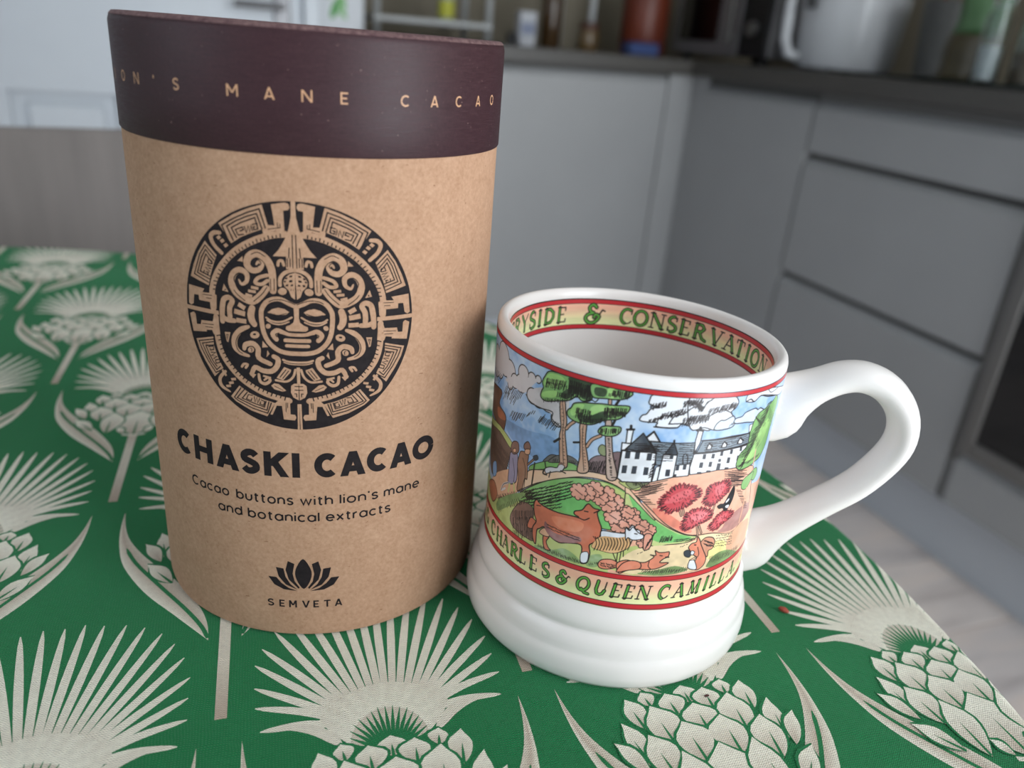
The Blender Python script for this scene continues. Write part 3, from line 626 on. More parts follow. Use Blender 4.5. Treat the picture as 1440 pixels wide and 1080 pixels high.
# ------------------------------------------------------------------ the canister
CX, CY, CR_, LR = -0.06265, 0.23941, 0.0523, 0.0527
ZL, ZT = 0.1425, 0.1703
can = empty('cocoa_canister', (CX, CY, 0.0), 0, label='tall round kraft-paper canister with a plum lid and a black sun emblem', cat='canister')
B().lathe([(0, 0.0016), (0.0505, 0.0016), (0.0508, 0.0006), (0.0514, 0.0004), (0.0521, 0.0010), (CR_, 0.002), (CR_, 0.05), (CR_, 0.10), (CR_, ZL + 0.012), (0.0505, ZL + 0.012), (0.0505, 0.004), (0, 0.004)], 192).build('body', M['kraft'], can, auto=35)
B().lathe([(0.0505, ZL), (LR - 0.0002, ZL), (LR, ZL + 0.0003), (LR, ZL + 0.010), (LR, ZT - 0.0022), (LR - 0.0004, ZT - 0.0009), (LR - 0.0012, ZT - 0.0001), (LR - 0.0022, ZT), (LR - 0.0030, ZT - 0.0004), (LR - 0.0034, ZT - 0.0013), (0, ZT - 0.0013)], 192).build('lid', M['lid'], can, auto=35)
B().lathe([(LR - 0.0036, ZT - 0.0012), (LR - 0.0031, ZT - 0.0002), (LR - 0.0022, ZT + 0.00015), (LR - 0.0011, ZT + 0.00005), (LR - 0.0003, ZT - 0.0008)], 192).build('lid_rim', M['lid_edge'], can, True)
class Dec:
    """flat print in (u mm round the surface, z mm), cut into narrow strips and laid on the cylinder"""
    def __init__(self): self.bm = bmesh.new(); self.k = 0
    def poly(self, pts, lay, m):
        self.k += 1; lay = lay + self.k * 0.0015
        try:
            f = self.bm.faces.new([self.bm.verts.new((x, y, lay)) for x, y in pts]); f.material_index = m
        except ValueError: pass
    def stroke(self, pts, w, lay, m, rnd=False):
        n = len(pts); L, Q = [], []; self.k += 1; lay = lay + self.k * 0.0015
        for k in range(n):
            a, b = pts[max(k - 1, 0)], pts[min(k + 1, n - 1)]; dx, dy = b[0] - a[0], b[1] - a[1]; d = math.hypot(dx, dy) or 1
            sc = 1.0
            if 0 < k < n - 1:
                d1 = (pts[k][0] - a[0], pts[k][1] - a[1]); d2 = (b[0] - pts[k][0], b[1] - pts[k][1]); l1 = math.hypot(*d1) or 1; l2 = math.hypot(*d2) or 1
                c = max(-1, min(1, (d1[0] * d2[0] + d1[1] * d2[1]) / l1 / l2)); sc = min(1.8, 1 / max(0.35, math.sqrt((1 + c) / 2)))
                t1 = (d1[0] / l1 + d2[0] / l2, d1[1] / l1 + d2[1] / l2); d = math.hypot(*t1)
                if d > 1e-6: dx, dy = t1
                else: d = math.hypot(dx, dy) or 1
            ww = (w[k] if isinstance(w, list) else w) / 2 * sc
            L.append((pts[k][0] - dy / d * ww, pts[k][1] + dx / d * ww)); Q.append((pts[k][0] + dy / d * ww, pts[k][1] - dx / d * ww))
        vl = [self.bm.verts.new((x, y, lay)) for x, y in L]; vq = [self.bm.verts.new((x, y, lay)) for x, y in Q]
        for k in range(n - 1):
            f = self.bm.faces.new((vl[k], vl[k + 1], vq[k + 1], vq[k])); f.material_index = m
        if rnd:
            for p, ww in ((pts[0], w[0] if isinstance(w, list) else w), (pts[-1], w[-1] if isinstance(w, list) else w)):
                self.poly([(p[0] + ww / 2 * math.cos(k * math.pi / 5), p[1] + ww / 2 * math.sin(k * math.pi / 5)) for k in range(10)], lay, m)
    def build(self, name, mats, parent, rad, base=0.00004, step=0.00003, du=1.6):
        bm = self.bm; bm.normal_update()
        bmesh.ops.triangulate(bm, faces=[f for f in bm.faces if len(f.verts) > 4])
        us = [v.co.x for v in bm.verts]; u = math.floor(min(us) / du) * du + du
        while u < max(us):
            bmesh.ops.bisect_plane(bm, geom=bm.verts[:] + bm.edges[:] + bm.faces[:], plane_co=(u, 0, 0), plane_no=(1, 0, 0), dist=1e-5); u += du
        for v in bm.verts:
            q = v.co.x / 1000 / rad; r = rad + base + step * v.co.z; v.co = (r * math.sin(q), -r * math.cos(q), v.co.y / 1000)
        bm.normal_update()
        fl_ = [f for f in bm.faces if f.normal.x * f.calc_center_median().x + f.normal.y * f.calc_center_median().y < 0]
        if fl_: bmesh.ops.reverse_faces(bm, faces=fl_)
        me = bpy.data.meshes.new(name); bm.to_mesh(me); bm.free(); return link(name, me, mats, parent)
# emblem: half drawn, mirrored about its axis
EM = [
('s',1,165,[(-213,2244),(-463,2213),(-737,2130),(-1019,2005),(-1313,1830),(-1560,1633),(-1789,1391),(-1964,1152),(-2110,869),(-2192,563),(-2193,133)]),
('s',1,159,[(-2132,-92),(-2139,-382),(-2119,-747),(-2014,-1102),(-1807,-1411),(-1537,-1685),(-1237,-1881),(-882,-2048),(-531,-2151),(-256,-2208)]),
('l',2,30,[(-321,2159),(-324,2251)]),
('l',2,30,[(-419,2145),(-421,2211)]),
('l',2,30,[(-505,2125),(-517,2189)]),
('l',2,30,[(-603,2096),(-618,2185)]),
('l',2,30,[(-700,2066),(-711,2130)]),
('l',2,30,[(-787,2030),(-807,2091)]),
('l',2,30,[(-884,1988),(-911,2072)]),
('l',2,30,[(-981,1944),(-1000,2005)]),
('l',2,30,[(-1066,1895),(-1094,1951)]),
('l',2,30,[(-1160,1839),(-1199,1917)]),
('l',2,30,[(-1256,1782),(-1284,1838)]),
('l',2,30,[(-1335,1722),(-1373,1771)]),
('l',2,30,[(-1424,1651),(-1478,1719)]),
('l',2,30,[(-1514,1578),(-1554,1627)]),
('l',2,30,[(-1583,1504),(-1633,1544)]),
('l',2,30,[(-1664,1418),(-1734,1474)]),
('l',2,30,[(-1734,1341),(-1793,1371)]),
('l',2,30,[(-1804,1245),(-1863,1275)]),
('l',2,30,[(-1874,1149),(-1959,1190)]),
('l',2,30,[(-1924,1061),(-1992,1077)]),
('l',2,30,[(-1977,956),(-2047,972)]),
('l',2,30,[(-2024,869),(-2131,868)]),
('l',2,30,[(-2052,760),(-2129,759)]),
('l',2,30,[(-2081,651),(-2158,650)]),
('l',2,30,[(-2046,-566),(-2161,-606)]),
('l',2,30,[(-2031,-692),(-2112,-720)]),
('l',2,30,[(-2002,-800),(-2081,-838)]),
('l',2,30,[(-1967,-918),(-2077,-971)]),
('l',2,30,[(-1932,-1037),(-2011,-1075)]),
('l',2,30,[(-1879,-1123),(-1950,-1176)]),
('l',2,30,[(-1813,-1223),(-1911,-1297)]),
('l',2,30,[(-1747,-1324),(-1816,-1377)]),
('l',2,30,[(-1675,-1404),(-1737,-1465)]),
('l',2,30,[(-1591,-1489),(-1676,-1575)]),
('l',2,30,[(-1508,-1576),(-1568,-1637)]),
('l',2,30,[(-1426,-1642),(-1475,-1711)]),
('l',2,30,[(-1325,-1708),(-1394,-1804)]),
('l',2,30,[(-1225,-1776),(-1273,-1844)]),
('l',2,30,[(-1129,-1828),(-1168,-1901)]),
('l',2,30,[(-1020,-1879),(-1073,-1981)]),
('l',2,30,[(-911,-1931),(-949,-2004)]),
('l',2,30,[(-811,-1973),(-838,-2049)]),
('l',2,30,[(-695,-2007),(-732,-2113)]),
('l',2,30,[(-579,-2042),(-605,-2118)]),
('l',2,30,[(-470,-2072),(-489,-2149)]),
('l',2,30,[(-351,-2096),(-378,-2204)]),
('p',1,0,[(-516,2941),(-298,2989),(-193,3007),(-111,2986),(-80,2900),(-116,2831),(-232,2813),(-216,2170),(-407,2140),(-423,2393),(-453,2431),(-472,2619)]),
('p',1,0,[(-614,2441),(-453,2437),(-287,2476),(-291,2361),(-622,2255),(-732,2218),(-754,2326)]),
('l',2,21,[(-618,2337),(-308,2401)]),
('l',2,18,[(-383,2518),(-375,2396)]),
('l',2,18,[(-323,2495),(-316,2401)]),
('p',1,0,[(-1867,2354),(-1462,2619),(-1085,2801),(-738,2923),(-595,2380),(-754,2326),(-1007,2220),(-1297,2080),(-1556,1898)]),
('l',2,34,[(-1595,1893),(-1779,2319),(-1440,2528),(-1090,2704),(-800,2812),(-672,2354)]),
('l',2,34,[(-1489,1970),(-1645,2308),(-1386,2474),(-1096,2613),(-871,2693),(-754,2326)]),
('l',2,34,[(-1397,2047),(-1529,2284),(-1274,2438),(-918,2592),(-850,2317)]),
('l',2,30,[(-1207,2159),(-1357,2123),(-1424,2252),(-1238,2333),(-1217,2267),(-1316,2226)]),
('l',2,30,[(-1194,2359),(-1142,2201),(-1093,2375),(-1057,2229),(-1019,2410),(-994,2260)]),
('l',2,30,[(-996,2417),(-870,2456),(-864,2321),(-953,2291),(-966,2361),(-910,2377)]),
('s',1,[92,110,116,104,98],[(-1849,2123),(-2018,2100),(-2111,1982),(-2031,1793),(-1833,1619)]),
('p',1,0,[(-1958,1998),(-1872,2060),(-1816,2001),(-1900,1939)]),
('p',1,0,[(-1864,1928),(-1780,1989),(-1724,1930),(-1808,1869)]),
('p',1,0,[(-1774,1829),(-1691,1890),(-1635,1830),(-1718,1769)]),
('p',1,0,[(-2297,1860),(-1979,1548),(-2098,1274),(-2194,1029),(-2278,725),(-2832,873),(-2703,1202),(-2525,1548)]),
('l',2,30,[(-2016,1480),(-2294,1754),(-2478,1499),(-2700,956),(-2261,801)]),
('l',2,30,[(-2065,1393),(-2291,1642),(-2434,1421),(-2598,1004),(-2233,893)]),
('l',2,30,[(-2105,1302),(-2288,1529),(-2393,1313),(-2504,1058),(-2213,969)]),
('l',2,27,[(-2119,1371),(-2216,1413),(-2258,1321),(-2145,1296),(-2119,1371)]),
('l',2,27,[(-2144,1233),(-2296,1266),(-2169,1163),(-2338,1179),(-2203,1086)]),
('l',2,27,[(-2375,1109),(-2397,1025),(-2277,1001),(-2258,1062),(-2332,1065)]),
('p',1,0,[(-2923,640),(-2426,611),(-2496,504),(-2297,522),(-2209,560),(-2066,496),(-2097,129),(-2194,124),(-2193,282),(-2619,278),(-2623,411),(-2771,403),(-2818,148),(-2901,94),(-2975,130)]),
('l',2,18,[(-2494,451),(-2201,467)]),
('l',2,18,[(-2396,374),(-2225,386)]),
('l',1,110,[(-3089,21),(-2039,34)]),
('p',1,0,[(-2969,-152),(-2844,-82),(-2780,-127),(-2764,-399),(-2632,-386),(-2601,-263),(-2245,-233),(-2191,-72),(-2071,-81),(-2043,-548),(-2235,-583),(-2283,-470),(-2462,-505),(-2448,-548),(-2904,-625)]),
('l',2,18,[(-2573,-349),(-2212,-315)]),
('l',2,18,[(-2489,-418),(-2243,-401)]),
('p',1,0,[(-2828,-816),(-2265,-651),(-2262,-899),(-2159,-1224),(-2027,-1483),(-2311,-1782),(-2566,-1405),(-2742,-1095)]),
('l',2,30,[(-2260,-718),(-2736,-858),(-2647,-1090),(-2488,-1356),(-2265,-1659),(-2065,-1539)]),
('l',2,30,[(-2267,-791),(-2629,-906),(-2538,-1113),(-2399,-1368),(-2230,-1572),(-2103,-1450)]),
('l',2,30,[(-2261,-883),(-2523,-952),(-2449,-1125),(-2327,-1353),(-2208,-1481)]),
('l',2,27,[(-2445,-967),(-2288,-920),(-2272,-1010),(-2381,-1048),(-2391,-1000)]),
('l',2,27,[(-2379,-1111),(-2223,-1085),(-2359,-1195),(-2191,-1192),(-2310,-1279)]),
('l',2,27,[(-2263,-1308),(-2121,-1254),(-2107,-1340),(-2228,-1390),(-2250,-1321)]),
('s',1,[79,98,110,92,43],[(-1967,-1568),(-2143,-1779),(-2144,-1957),(-2055,-2053),(-1866,-2136)]),
('p',1,0,[(-1824,-1740),(-1678,-1701),(-1670,-1771),(-1802,-1807)]),
('p',1,0,[(-1898,-1857),(-1751,-1817),(-1743,-1886),(-1877,-1924)]),
('p',1,0,[(-1987,-1964),(-1837,-1923),(-1829,-1993),(-1965,-2031)]),
('l',1,67,[(-2065,-1539),(-1953,-1693)]),
('p',1,0,[(-1589,-1912),(-1852,-2264),(-1712,-2389),(-1277,-2596),(-859,-2709),(-631,-2300),(-950,-2218),(-1310,-2086)]),
('l',2,30,[(-1538,-1958),(-1753,-2272),(-1660,-2347),(-1242,-2518),(-843,-2617),(-729,-2293)]),
('l',2,30,[(-1446,-1992),(-1672,-2274),(-1577,-2307),(-1206,-2440),(-860,-2530),(-797,-2273)]),
('l',2,30,[(-1371,-2062),(-1526,-2266),(-1202,-2364),(-925,-2445),(-868,-2258)]),
('l',2,27,[(-1221,-2138),(-1344,-2133),(-1409,-2263),(-1276,-2299),(-1256,-2224)]),
('l',2,27,[(-1185,-2156),(-1176,-2328),(-1115,-2179),(-1103,-2351),(-1040,-2203)]),
('l',2,27,[(-1012,-2242),(-908,-2279),(-944,-2397),(-1043,-2366),(-1014,-2291)]),
('p',1,0,[(-442,-2112),(-244,-2119),(-240,-2603),(-123,-2614),(-88,-2696),(-129,-2781),(-422,-2763),(-457,-2368),(-593,-2372),(-715,-2647),(-775,-2643),(-631,-2300)]),
('l',2,18,[(-345,-2262),(-355,-2543)]),
('l',2,18,[(-301,-2260),(-313,-2425)]),
('p',1,0,[(-51,3122),(9,3125),(3,1378),(-213,1381),(-202,1691),(-526,1683),(-370,1861),(-227,2106),(-124,2372),(-61,2674)]),
('l',2,24,[(-41,2241),(-48,1404)]),
('l',2,24,[(-121,1919),(-141,1653)]),
('l',2,24,[(-109,1655),(-111,1429)]),
('l',2,24,[(-176,1651),(-176,1425)]),
('p',1,0,[(-52,-2297),(0,-2296),(-11,-3045),(-64,-3047)]),
('s',1,[177,183,189,195,195,189,171,152,134,110,79,55],[(-556,798),(-551,1115),(-585,1397),(-707,1612),(-923,1718),(-1120,1614),(-1180,1410),(-1059,1282),(-888,1313),(-798,1449),(-877,1526),(-937,1444)]),
('l',2,18,[(-612,793),(-606,1110)]),
('l',2,18,[(-523,800),(-515,1118)]),
('s',2,21,[(-1065,1676),(-894,1748),(-705,1654)]),
('s',2,21,[(-899,1369),(-979,1446),(-904,1552),(-823,1489),(-869,1414),(-909,1447)]),
('s',1,[171,183,189,189,189,183,171,152,134,104,73,49],[(-721,842),(-865,654),(-1075,480),(-1306,523),(-1521,665),(-1617,899),(-1549,1138),(-1363,1256),(-1203,1166),(-1214,979),(-1348,891),(-1407,993)]),
('s',2,21,[(-699,887),(-836,686),(-1061,473)]),
('s',2,21,[(-1563,718),(-1479,612),(-1280,462)]),
('s',2,24,[(-1466,818),(-1543,1010),(-1413,1170),(-1271,1101),(-1308,968),(-1394,1015)]),
('s',1,92,[(-686,1184),(-899,1107),(-989,1003),(-964,948),(-823,948),(-684,1047)]),
('l',2,27,[(-746,1084),(-880,1028)]),
('l',1,73,[(-1107,838),(-919,823)]),
('l',1,73,[(-1188,736),(-992,728)]),
('l',1,73,[(-1264,640),(-1091,601)]),
('s',1,73,[(-408,1461),(-387,1558),(-305,1581),(-266,1471)]),
('p',1,0,[(-1283,1610),(-1277,1470),(-1423,1475)]),
('p',1,0,[(-1831,840),(-1716,632),(-1892,656)]),
('p',2,0,[(-1786,692),(-1788,682),(-1794,673),(-1802,667),(-1811,666),(-1818,669),(-1823,677),(-1824,687),(-1821,697),(-1815,706),(-1807,712),(-1799,713),(-1792,710),(-1787,702)]),
('s',1,92,[(-379,955),(-366,1129),(-271,1263),(-120,1338),(2,1356)]),
('p',1,0,[(0,1293),(-136,1252),(-248,1151),(-299,1033),(-270,934),(-165,824),(-115,667),(-22,598)]),
('p',2,0,[(-258,1116),(-240,1157),(-185,1169),(-195,1119)]),
('p',2,0,[(-153,1173),(-135,1215),(-70,1227),(-79,1178)]),
('p',2,0,[(-288,1033),(-270,1075),(-226,1086),(-236,1037)]),
('p',2,0,[(-162,1044),(-144,1097),(-68,1109),(-78,1049)]),
('p',2,0,[(-248,935),(-230,982),(-170,995),(-180,939)]),
('p',2,0,[(-128,945),(-110,986),(-55,998),(-65,948)]),
('p',2,0,[(-129,823),(-111,876),(-100,886),(-110,824)]),
('p',2,0,[(-72,832),(-54,874),(-48,883),(-58,833)]),
('p',1,0,[(-214,807),(-227,766),(-258,731),(-303,711),(-352,707),(-396,722),(-425,753),(-435,792),(-422,833),(-390,868),(-345,889),(-296,892),(-253,877),(-224,847)]),
('s',1,122,[(-19,422),(-176,488),(-366,584),(-560,579),(-747,475),(-870,272),(-885,92)]),
('s',1,122,[(-883,187),(-884,8),(-842,-319),(-725,-582),(-504,-779),(-251,-849),(19,-858)]),
('s',2,21,[(-18,466),(-175,532),(-366,579),(-561,558),(-676,496)]),
('p',1,0,[(-722,217),(-599,316),(-444,367),(-292,339),(-179,265),(-256,193),(-438,160),(-605,176)]),
('s',1,49,[(-757,80),(-641,6),(-473,-16),(-304,19),(-120,126)]),
('s',1,37,[(-740,10),(-588,-70),(-391,-76),(-193,2)]),
('s',2,18,[(-661,201),(-452,165),(-241,232)]),
('p',1,0,[(-65,366),(29,370),(21,-244),(-216,-246),(-278,-199),(-267,-122),(-168,-81),(-83,-7),(-57,99)]),
('p',1,0,[(-654,-145),(-661,-174),(-681,-199),(-708,-214),(-737,-217),(-763,-206),(-780,-185),(-785,-157),(-778,-127),(-758,-102),(-731,-87),(-702,-85),(-676,-95),(-659,-117)]),
('s',1,[122,159,152,110,92,92],[(-526,-489),(-595,-358),(-497,-259),(-357,-285),(-205,-337),(29,-344)]),
('s',2,24,[(-504,-426),(-538,-353),(-443,-309)]),
('l',1,104,[(-301,-498),(24,-503)]),
('p',1,0,[(-253,-495),(-258,-518),(-272,-537),(-292,-548),(-313,-549),(-332,-540),(-345,-523),(-349,-501),(-343,-478),(-329,-459),(-309,-448),(-288,-446),(-269,-455),(-257,-473)]),
('l',1,92,[(-272,-646),(23,-650)]),
('p',1,0,[(-230,-644),(-235,-664),(-247,-681),(-264,-691),(-283,-692),(-300,-684),(-311,-669),(-315,-649),(-310,-628),(-297,-612),(-280,-602),(-261,-601),(-244,-609),(-233,-624)]),
('s',1,55,[(-378,-1043),(-231,-1091),(15,-1105)]),
('s',1,30,[(-360,-1111),(-205,-1158),(13,-1167)]),
('s',1,[165,183,177,152],[(-1108,296),(-1153,127),(-1133,-34),(-1074,-133)]),
('p',1,0,[(-1000,-125),(-1009,-159),(-1028,-189),(-1055,-207),(-1084,-210),(-1109,-198),(-1125,-173),(-1130,-139),(-1121,-104),(-1102,-75),(-1075,-57),(-1046,-54),(-1021,-66),(-1005,-91)]),
('l',1,122,[(-1472,355),(-1299,259)]),
('l',1,134,[(-1595,154),(-1302,110)]),
('l',1,122,[(-1550,-80),(-1284,-86)]),
('s',1,[140,146,152,140,134,134,140,140],[(-1947,-171),(-1940,41),(-1914,254),(-1863,425),(-1726,496),(-1629,416),(-1713,241),(-1727,45)]),
('l',1,134,[(-1723,105),(-1721,-135)]),
('s',1,[140,140,134,122],[(-1935,107),(-1931,-42),(-1792,-110),(-1604,-106)]),
('l',1,104,[(-1726,140),(-1699,-6)]),
('s',1,[92,146,165,159,122,79],[(-1238,-219),(-1450,-331),(-1626,-571),(-1637,-819),(-1490,-967),(-1279,-1022)]),
('s',2,21,[(-1267,-307),(-1489,-459),(-1603,-690),(-1555,-899),(-1429,-980)]),
('p',1,0,[(-954,-407),(-968,-452),(-1004,-491),(-1055,-516),(-1111,-523),(-1160,-509),(-1193,-478),(-1203,-436),(-1188,-390),(-1151,-351),(-1100,-326),(-1045,-319),(-996,-333),(-964,-364)]),
('p',2,0,[(-1038,-401),(-1043,-413),(-1056,-424),(-1074,-432),(-1094,-434),(-1112,-431),(-1124,-423),(-1127,-411),(-1122,-399),(-1109,-388),(-1091,-380),(-1071,-378),(-1054,-381),(-1042,-389)]),
('p',1,0,[(-1905,-456),(-1743,-442),(-1822,-731),(-1868,-702)]),
('l',2,21,[(-1854,-515),(-1806,-513),(-1843,-667),(-1854,-515)]),
('s',1,[104,134,140,140,134,122],[(-1384,-837),(-1337,-720),(-1144,-664),(-1012,-796),(-1004,-1044),(-709,-1185)]),
('p',1,0,[(-1118,-833),(-1128,-870),(-1153,-901),(-1188,-921),(-1226,-925),(-1259,-914),(-1281,-889),(-1287,-855),(-1277,-819),(-1252,-787),(-1217,-767),(-1179,-763),(-1146,-774),(-1124,-799)]),
('s',2,21,[(-1221,-797),(-1177,-816),(-1187,-895)]),
('p',1,0,[(-883,-561),(-746,-722),(-901,-747)]),
('p',1,0,[(-770,-808),(-717,-905),(-803,-1007)]),
('s',1,[122,134,140,140,140,128,110],[(-612,-968),(-509,-1043),(-537,-1233),(-689,-1388),(-910,-1394),(-1115,-1323),(-1223,-1527)]),
('p',1,0,[(-1292,-1505),(-1095,-1520),(-1187,-1640)]),
('s',1,[73,85,92,79,67,49],[(-1029,-1512),(-1000,-1707),(-868,-1762),(-739,-1663),(-785,-1572),(-887,-1656)]),
('l',1,55,[(-917,-1538),(-712,-1581)]),
('s',1,67,[(-1478,-1351),(-1417,-1270),(-1318,-1271),(-1376,-1368)]),
('p',1,0,[(-356,-1242),(-182,-1314),(-199,-1385),(-394,-1619),(-565,-1568)]),
('l',2,24,[(-310,-1312),(-478,-1545)]),
('l',2,24,[(-240,-1340),(-406,-1572)]),
('s',1,61,[(-74,-1309),(-137,-1509),(-308,-1652),(-583,-1633)]),
('p',1,0,[(-716,-1799),(-631,-1727),(-514,-1740),(-324,-1920),(-435,-1950),(-638,-1894)]),
('l',2,18,[(-634,-1798),(-405,-1909)]),
('l',1,79,[(5,-1243),(-1,-1727)]),
('p',1,0,[(-6,-1695),(-123,-1706),(-197,-1768),(-210,-1962),(-151,-2105),(-14,-2181)]),
('l',2,24,[(-111,-1780),(-3,-1785)]),
('l',2,24,[(-115,-1886),(-6,-1889)]),
('l',2,24,[(-118,-1996),(-61,-1994),(-64,-2092)])]
UC, ZC = 7.0, 101.5
D = Dec()
D.poly([(UC + 30.5 * math.cos(k * math.pi / 60), ZC + 30.5 * math.sin(k * math.pi / 60)) for k in range(120)], 0, 0)
for i_, (kind, lay, w, pts) in enumerate(EM):
    for s_ in (1, -1):
        P = [(UC + s_ * x / 100, ZC + y / 100) for x, y in pts]
        L_ = lay * 1.0; m_ = 1 if lay == 1 else 0
        if kind == 'p': D.poly(P, L_, m_)
        else:
            ww = w if isinstance(w, int) else list(w)
            if kind == 's' and len(P) > 2:
                n_ = 4; P2 = catmull(P, n_)
                if isinstance(ww, list): ww = [ww[min(k // n_, len(ww) - 1)] + (ww[min(k // n_ + 1, len(ww) - 1)] - ww[min(k // n_, len(ww) - 1)]) * (k % n_) / n_ for k in range(len(P2))]
                P = P2
            ww = [x / 100 for x in ww] if isinstance(ww, list) else ww / 100
            D.stroke(P, ww, L_, m_, kind == 's' and lay == 1)
o = D.build('printed_emblem', [M['print'], M['kraft']], can, CR_); o['label'] = 'black round sun-face emblem printed on kraft paper'
# geometric sans: strokes in a unit box
def arc(cx, cy, rx, ry, a0, a1, n=14): return [(cx + rx * math.cos(R(a0 + (a1 - a0) * k / n)), cy + ry * math.sin(R(a0 + (a1 - a0) * k / n))) for k in range(n + 1)]
S_UP = catmull([(0.95, 0.86), (0.72, 1.0), (0.38, 1.0), (0.08, 0.84), (0.12, 0.62), (0.5, 0.51), (0.88, 0.38), (0.94, 0.16), (0.62, 0.0), (0.28, 0.0), (0.03, 0.15)], 3)
UPC = {'C': [arc(0.54, 0.5, 0.54, 0.5, 48, 312, 22)], 'H': [[(0, 0), (0, 1)], [(1, 0), (1, 1)], [(0, 0.5), (1, 0.5)]], 'A': [[(0.02, 0), (0.5, 1), (0.98, 0)], [(0.2, 0.22), (0.8, 0.22)]],
  'S': [S_UP], 'K': [[(0, 0), (0, 1)], [(1, 1), (0.05, 0.42)], [(0.38, 0.62), (1, 0)]], 'I': [[(0.5, 0), (0.5, 1)]], 'O': [arc(0.5, 0.5, 0.5, 0.5, 0, 360, 28)],
  'E': [[(1, 0), (0, 0), (0, 1), (1, 1)], [(0, 0.5), (0.85, 0.5)]], 'M': [[(0, 0), (0, 1), (0.5, 0.3), (1, 1), (1, 0)]], 'V': [[(0, 1), (0.5, 0), (1, 1)]], 'T': [[(0.5, 0), (0.5, 1)], [(0, 1), (1, 1)]],
  'N': [[(0, 0), (0, 1), (1, 0), (1, 1)]], 'L': [[(0, 1), (0, 0), (1, 0)]], "'": [[(0.5, 1), (0.5, 0.72)]]}
def put(D, strokes, x0, x1, z0, z1, w, lay=0, m=0, inset=True):
    h_ = w / 2 if inset else 0
    for st_ in strokes: D.stroke([(x0 + h_ + p[0] * (x1 - x0 - 2 * h_), z0 + h_ * 0.9 + p[1] * (z1 - z0 - 1.8 * h_)) for p in st_], w, lay, m)
def put_butt(D, ch, x0, x1, z0, z1, w):
    """capitals with flush ends"""
    for st_ in UPC[ch]:
        if len(st_) > 8:
            D.stroke([(x0 + w / 2 + p[0] * (x1 - x0 - w), z0 + w / 2 + p[1] * (z1 - z0 - w)) for p in st_], w, 0, 0); continue
        for p, q in zip(st_, st_[1:]):
            xa, xb = x0 + w / 2 + p[0] * (x1 - x0 - w), x0 + w / 2 + q[0] * (x1 - x0 - w)
            if p[1] == q[1]:
                zc = z0 + w / 2 + p[1] * (z1 - z0 - w); D.poly([(min(xa, xb) - w / 2 * (ch in 'ETL'), zc - w * .46), (max(xa, xb) + w / 2 * (ch in 'ETL'), zc - w * .46), (max(xa, xb) + w / 2 * (ch in 'ETL'), zc + w * .46), (min(xa, xb) - w / 2 * (ch in 'ETL'), zc + w * .46)], 0, 0)
            else:
                za, zb = z0 + p[1] * (z1 - z0), z0 + q[1] * (z1 - z0); hx = w / 2 * math.hypot(xb - xa, zb - za) / abs(zb - za)
                D.poly([(xa - hx, za), (xa + hx, za), (xb + hx, zb), (xb - hx, zb)], 0, 0)
D = Dec()
for ch, a_, b_ in (('C', -33.7, -27.0), ('H', -25.9, -19.1), ('A', -18.0, -10.6), ('S', -10.2, -4.3), ('K', -3.3, 3.4), ('I', 4.4, 6.6), ('C', 10.4, 16.9), ('A', 17.3, 24.5), ('C', 24.8, 31.3), ('A', 31.6, 38.8), ('O', 39.0, 46.9)):
    put_butt(D, ch, a_, b_, 56.0, 63.7, 2.05)
D.build('printed_title', M['print'], can, CR_)['label'] = 'bold black lettering CHASKI CACAO'
LOW = {'a': (0.92, [arc(0.46, 0.5, 0.46, 0.5, 0, 360, 24), [(0.92, 0), (0.92, 1)]]), 'b': (0.92, [[(0, 0), (0, 1.45)], arc(0.46, 0.5, 0.46, 0.5, 0, 360, 24)]), 'c': (0.82, [arc(0.46, 0.5, 0.46, 0.5, 45, 315, 20)]),
  'd': (0.92, [arc(0.46, 0.5, 0.46, 0.5, 0, 360, 24), [(0.92, 0), (0.92, 1.45)]]), 'e': (0.92, [[(0.02, 0.5), (0.92, 0.5)] + arc(0.46, 0.5, 0.46, 0.5, 8, 318, 20)]), 'h': (0.80, [[(0, 0), (0, 1.45)], [(0, 0.45)] + arc(0.4, 0.58, 0.4, 0.42, 180, 0, 12) + [(0.8, 0)]]),
  'i': (0.0, [[(0, 0), (0, 1)], [(0, 1.28), (0, 1.46)]]), 'l': (0.0, [[(0, 0), (0, 1.45)]]), 'm': (1.36, [[(0, 0), (0, 1)], [(0, 0.5)] + arc(0.34, 0.62, 0.34, 0.38, 180, 0, 10) + [(0.68, 0)], [(0.68, 0.5)] + arc(1.02, 0.62, 0.34, 0.38, 180, 0, 10) + [(1.36, 0)]]),
  'n': (0.80, [[(0, 0), (0, 1)], [(0, 0.45)] + arc(0.4, 0.58, 0.4, 0.42, 180, 0, 12) + [(0.8, 0)]]), 'o': (0.94, [arc(0.47, 0.5, 0.47, 0.5, 0, 360, 24)]), 'r': (0.46, [[(0, 0), (0, 1)], [(0, 0.5)] + arc(0.42, 0.56, 0.42, 0.44, 180, 85, 8)]),
  's': (0.70, [[(p[0] * 0.7, p[1]) for p in S_UP]]), 't': (0.52, [[(0.2, 1.32), (0.2, 0.2), (0.28, 0.03), (0.5, 0.0)], [(0, 1), (0.52, 1)]]), 'u': (0.80, [[(0, 1)] + arc(0.4, 0.42, 0.4, 0.42, 180, 360, 12) + [(0.8, 1)]]),
  'w': (1.30, [[(0, 1), (0.34, 0), (0.65, 0.95), (0.96, 0), (1.30, 1)]]), 'x': (0.8, [[(0, 0), (0.8, 1)], [(0, 1), (0.8, 0)]]), "'": (0.0, [[(0, 1.45), (0, 1.15)]]), 'C': (1.15, [[(p[0] * 1.2, p[1] * 1.42) for p in arc(0.5, 0.5, 0.5, 0.5, 45, 315, 20)]])}
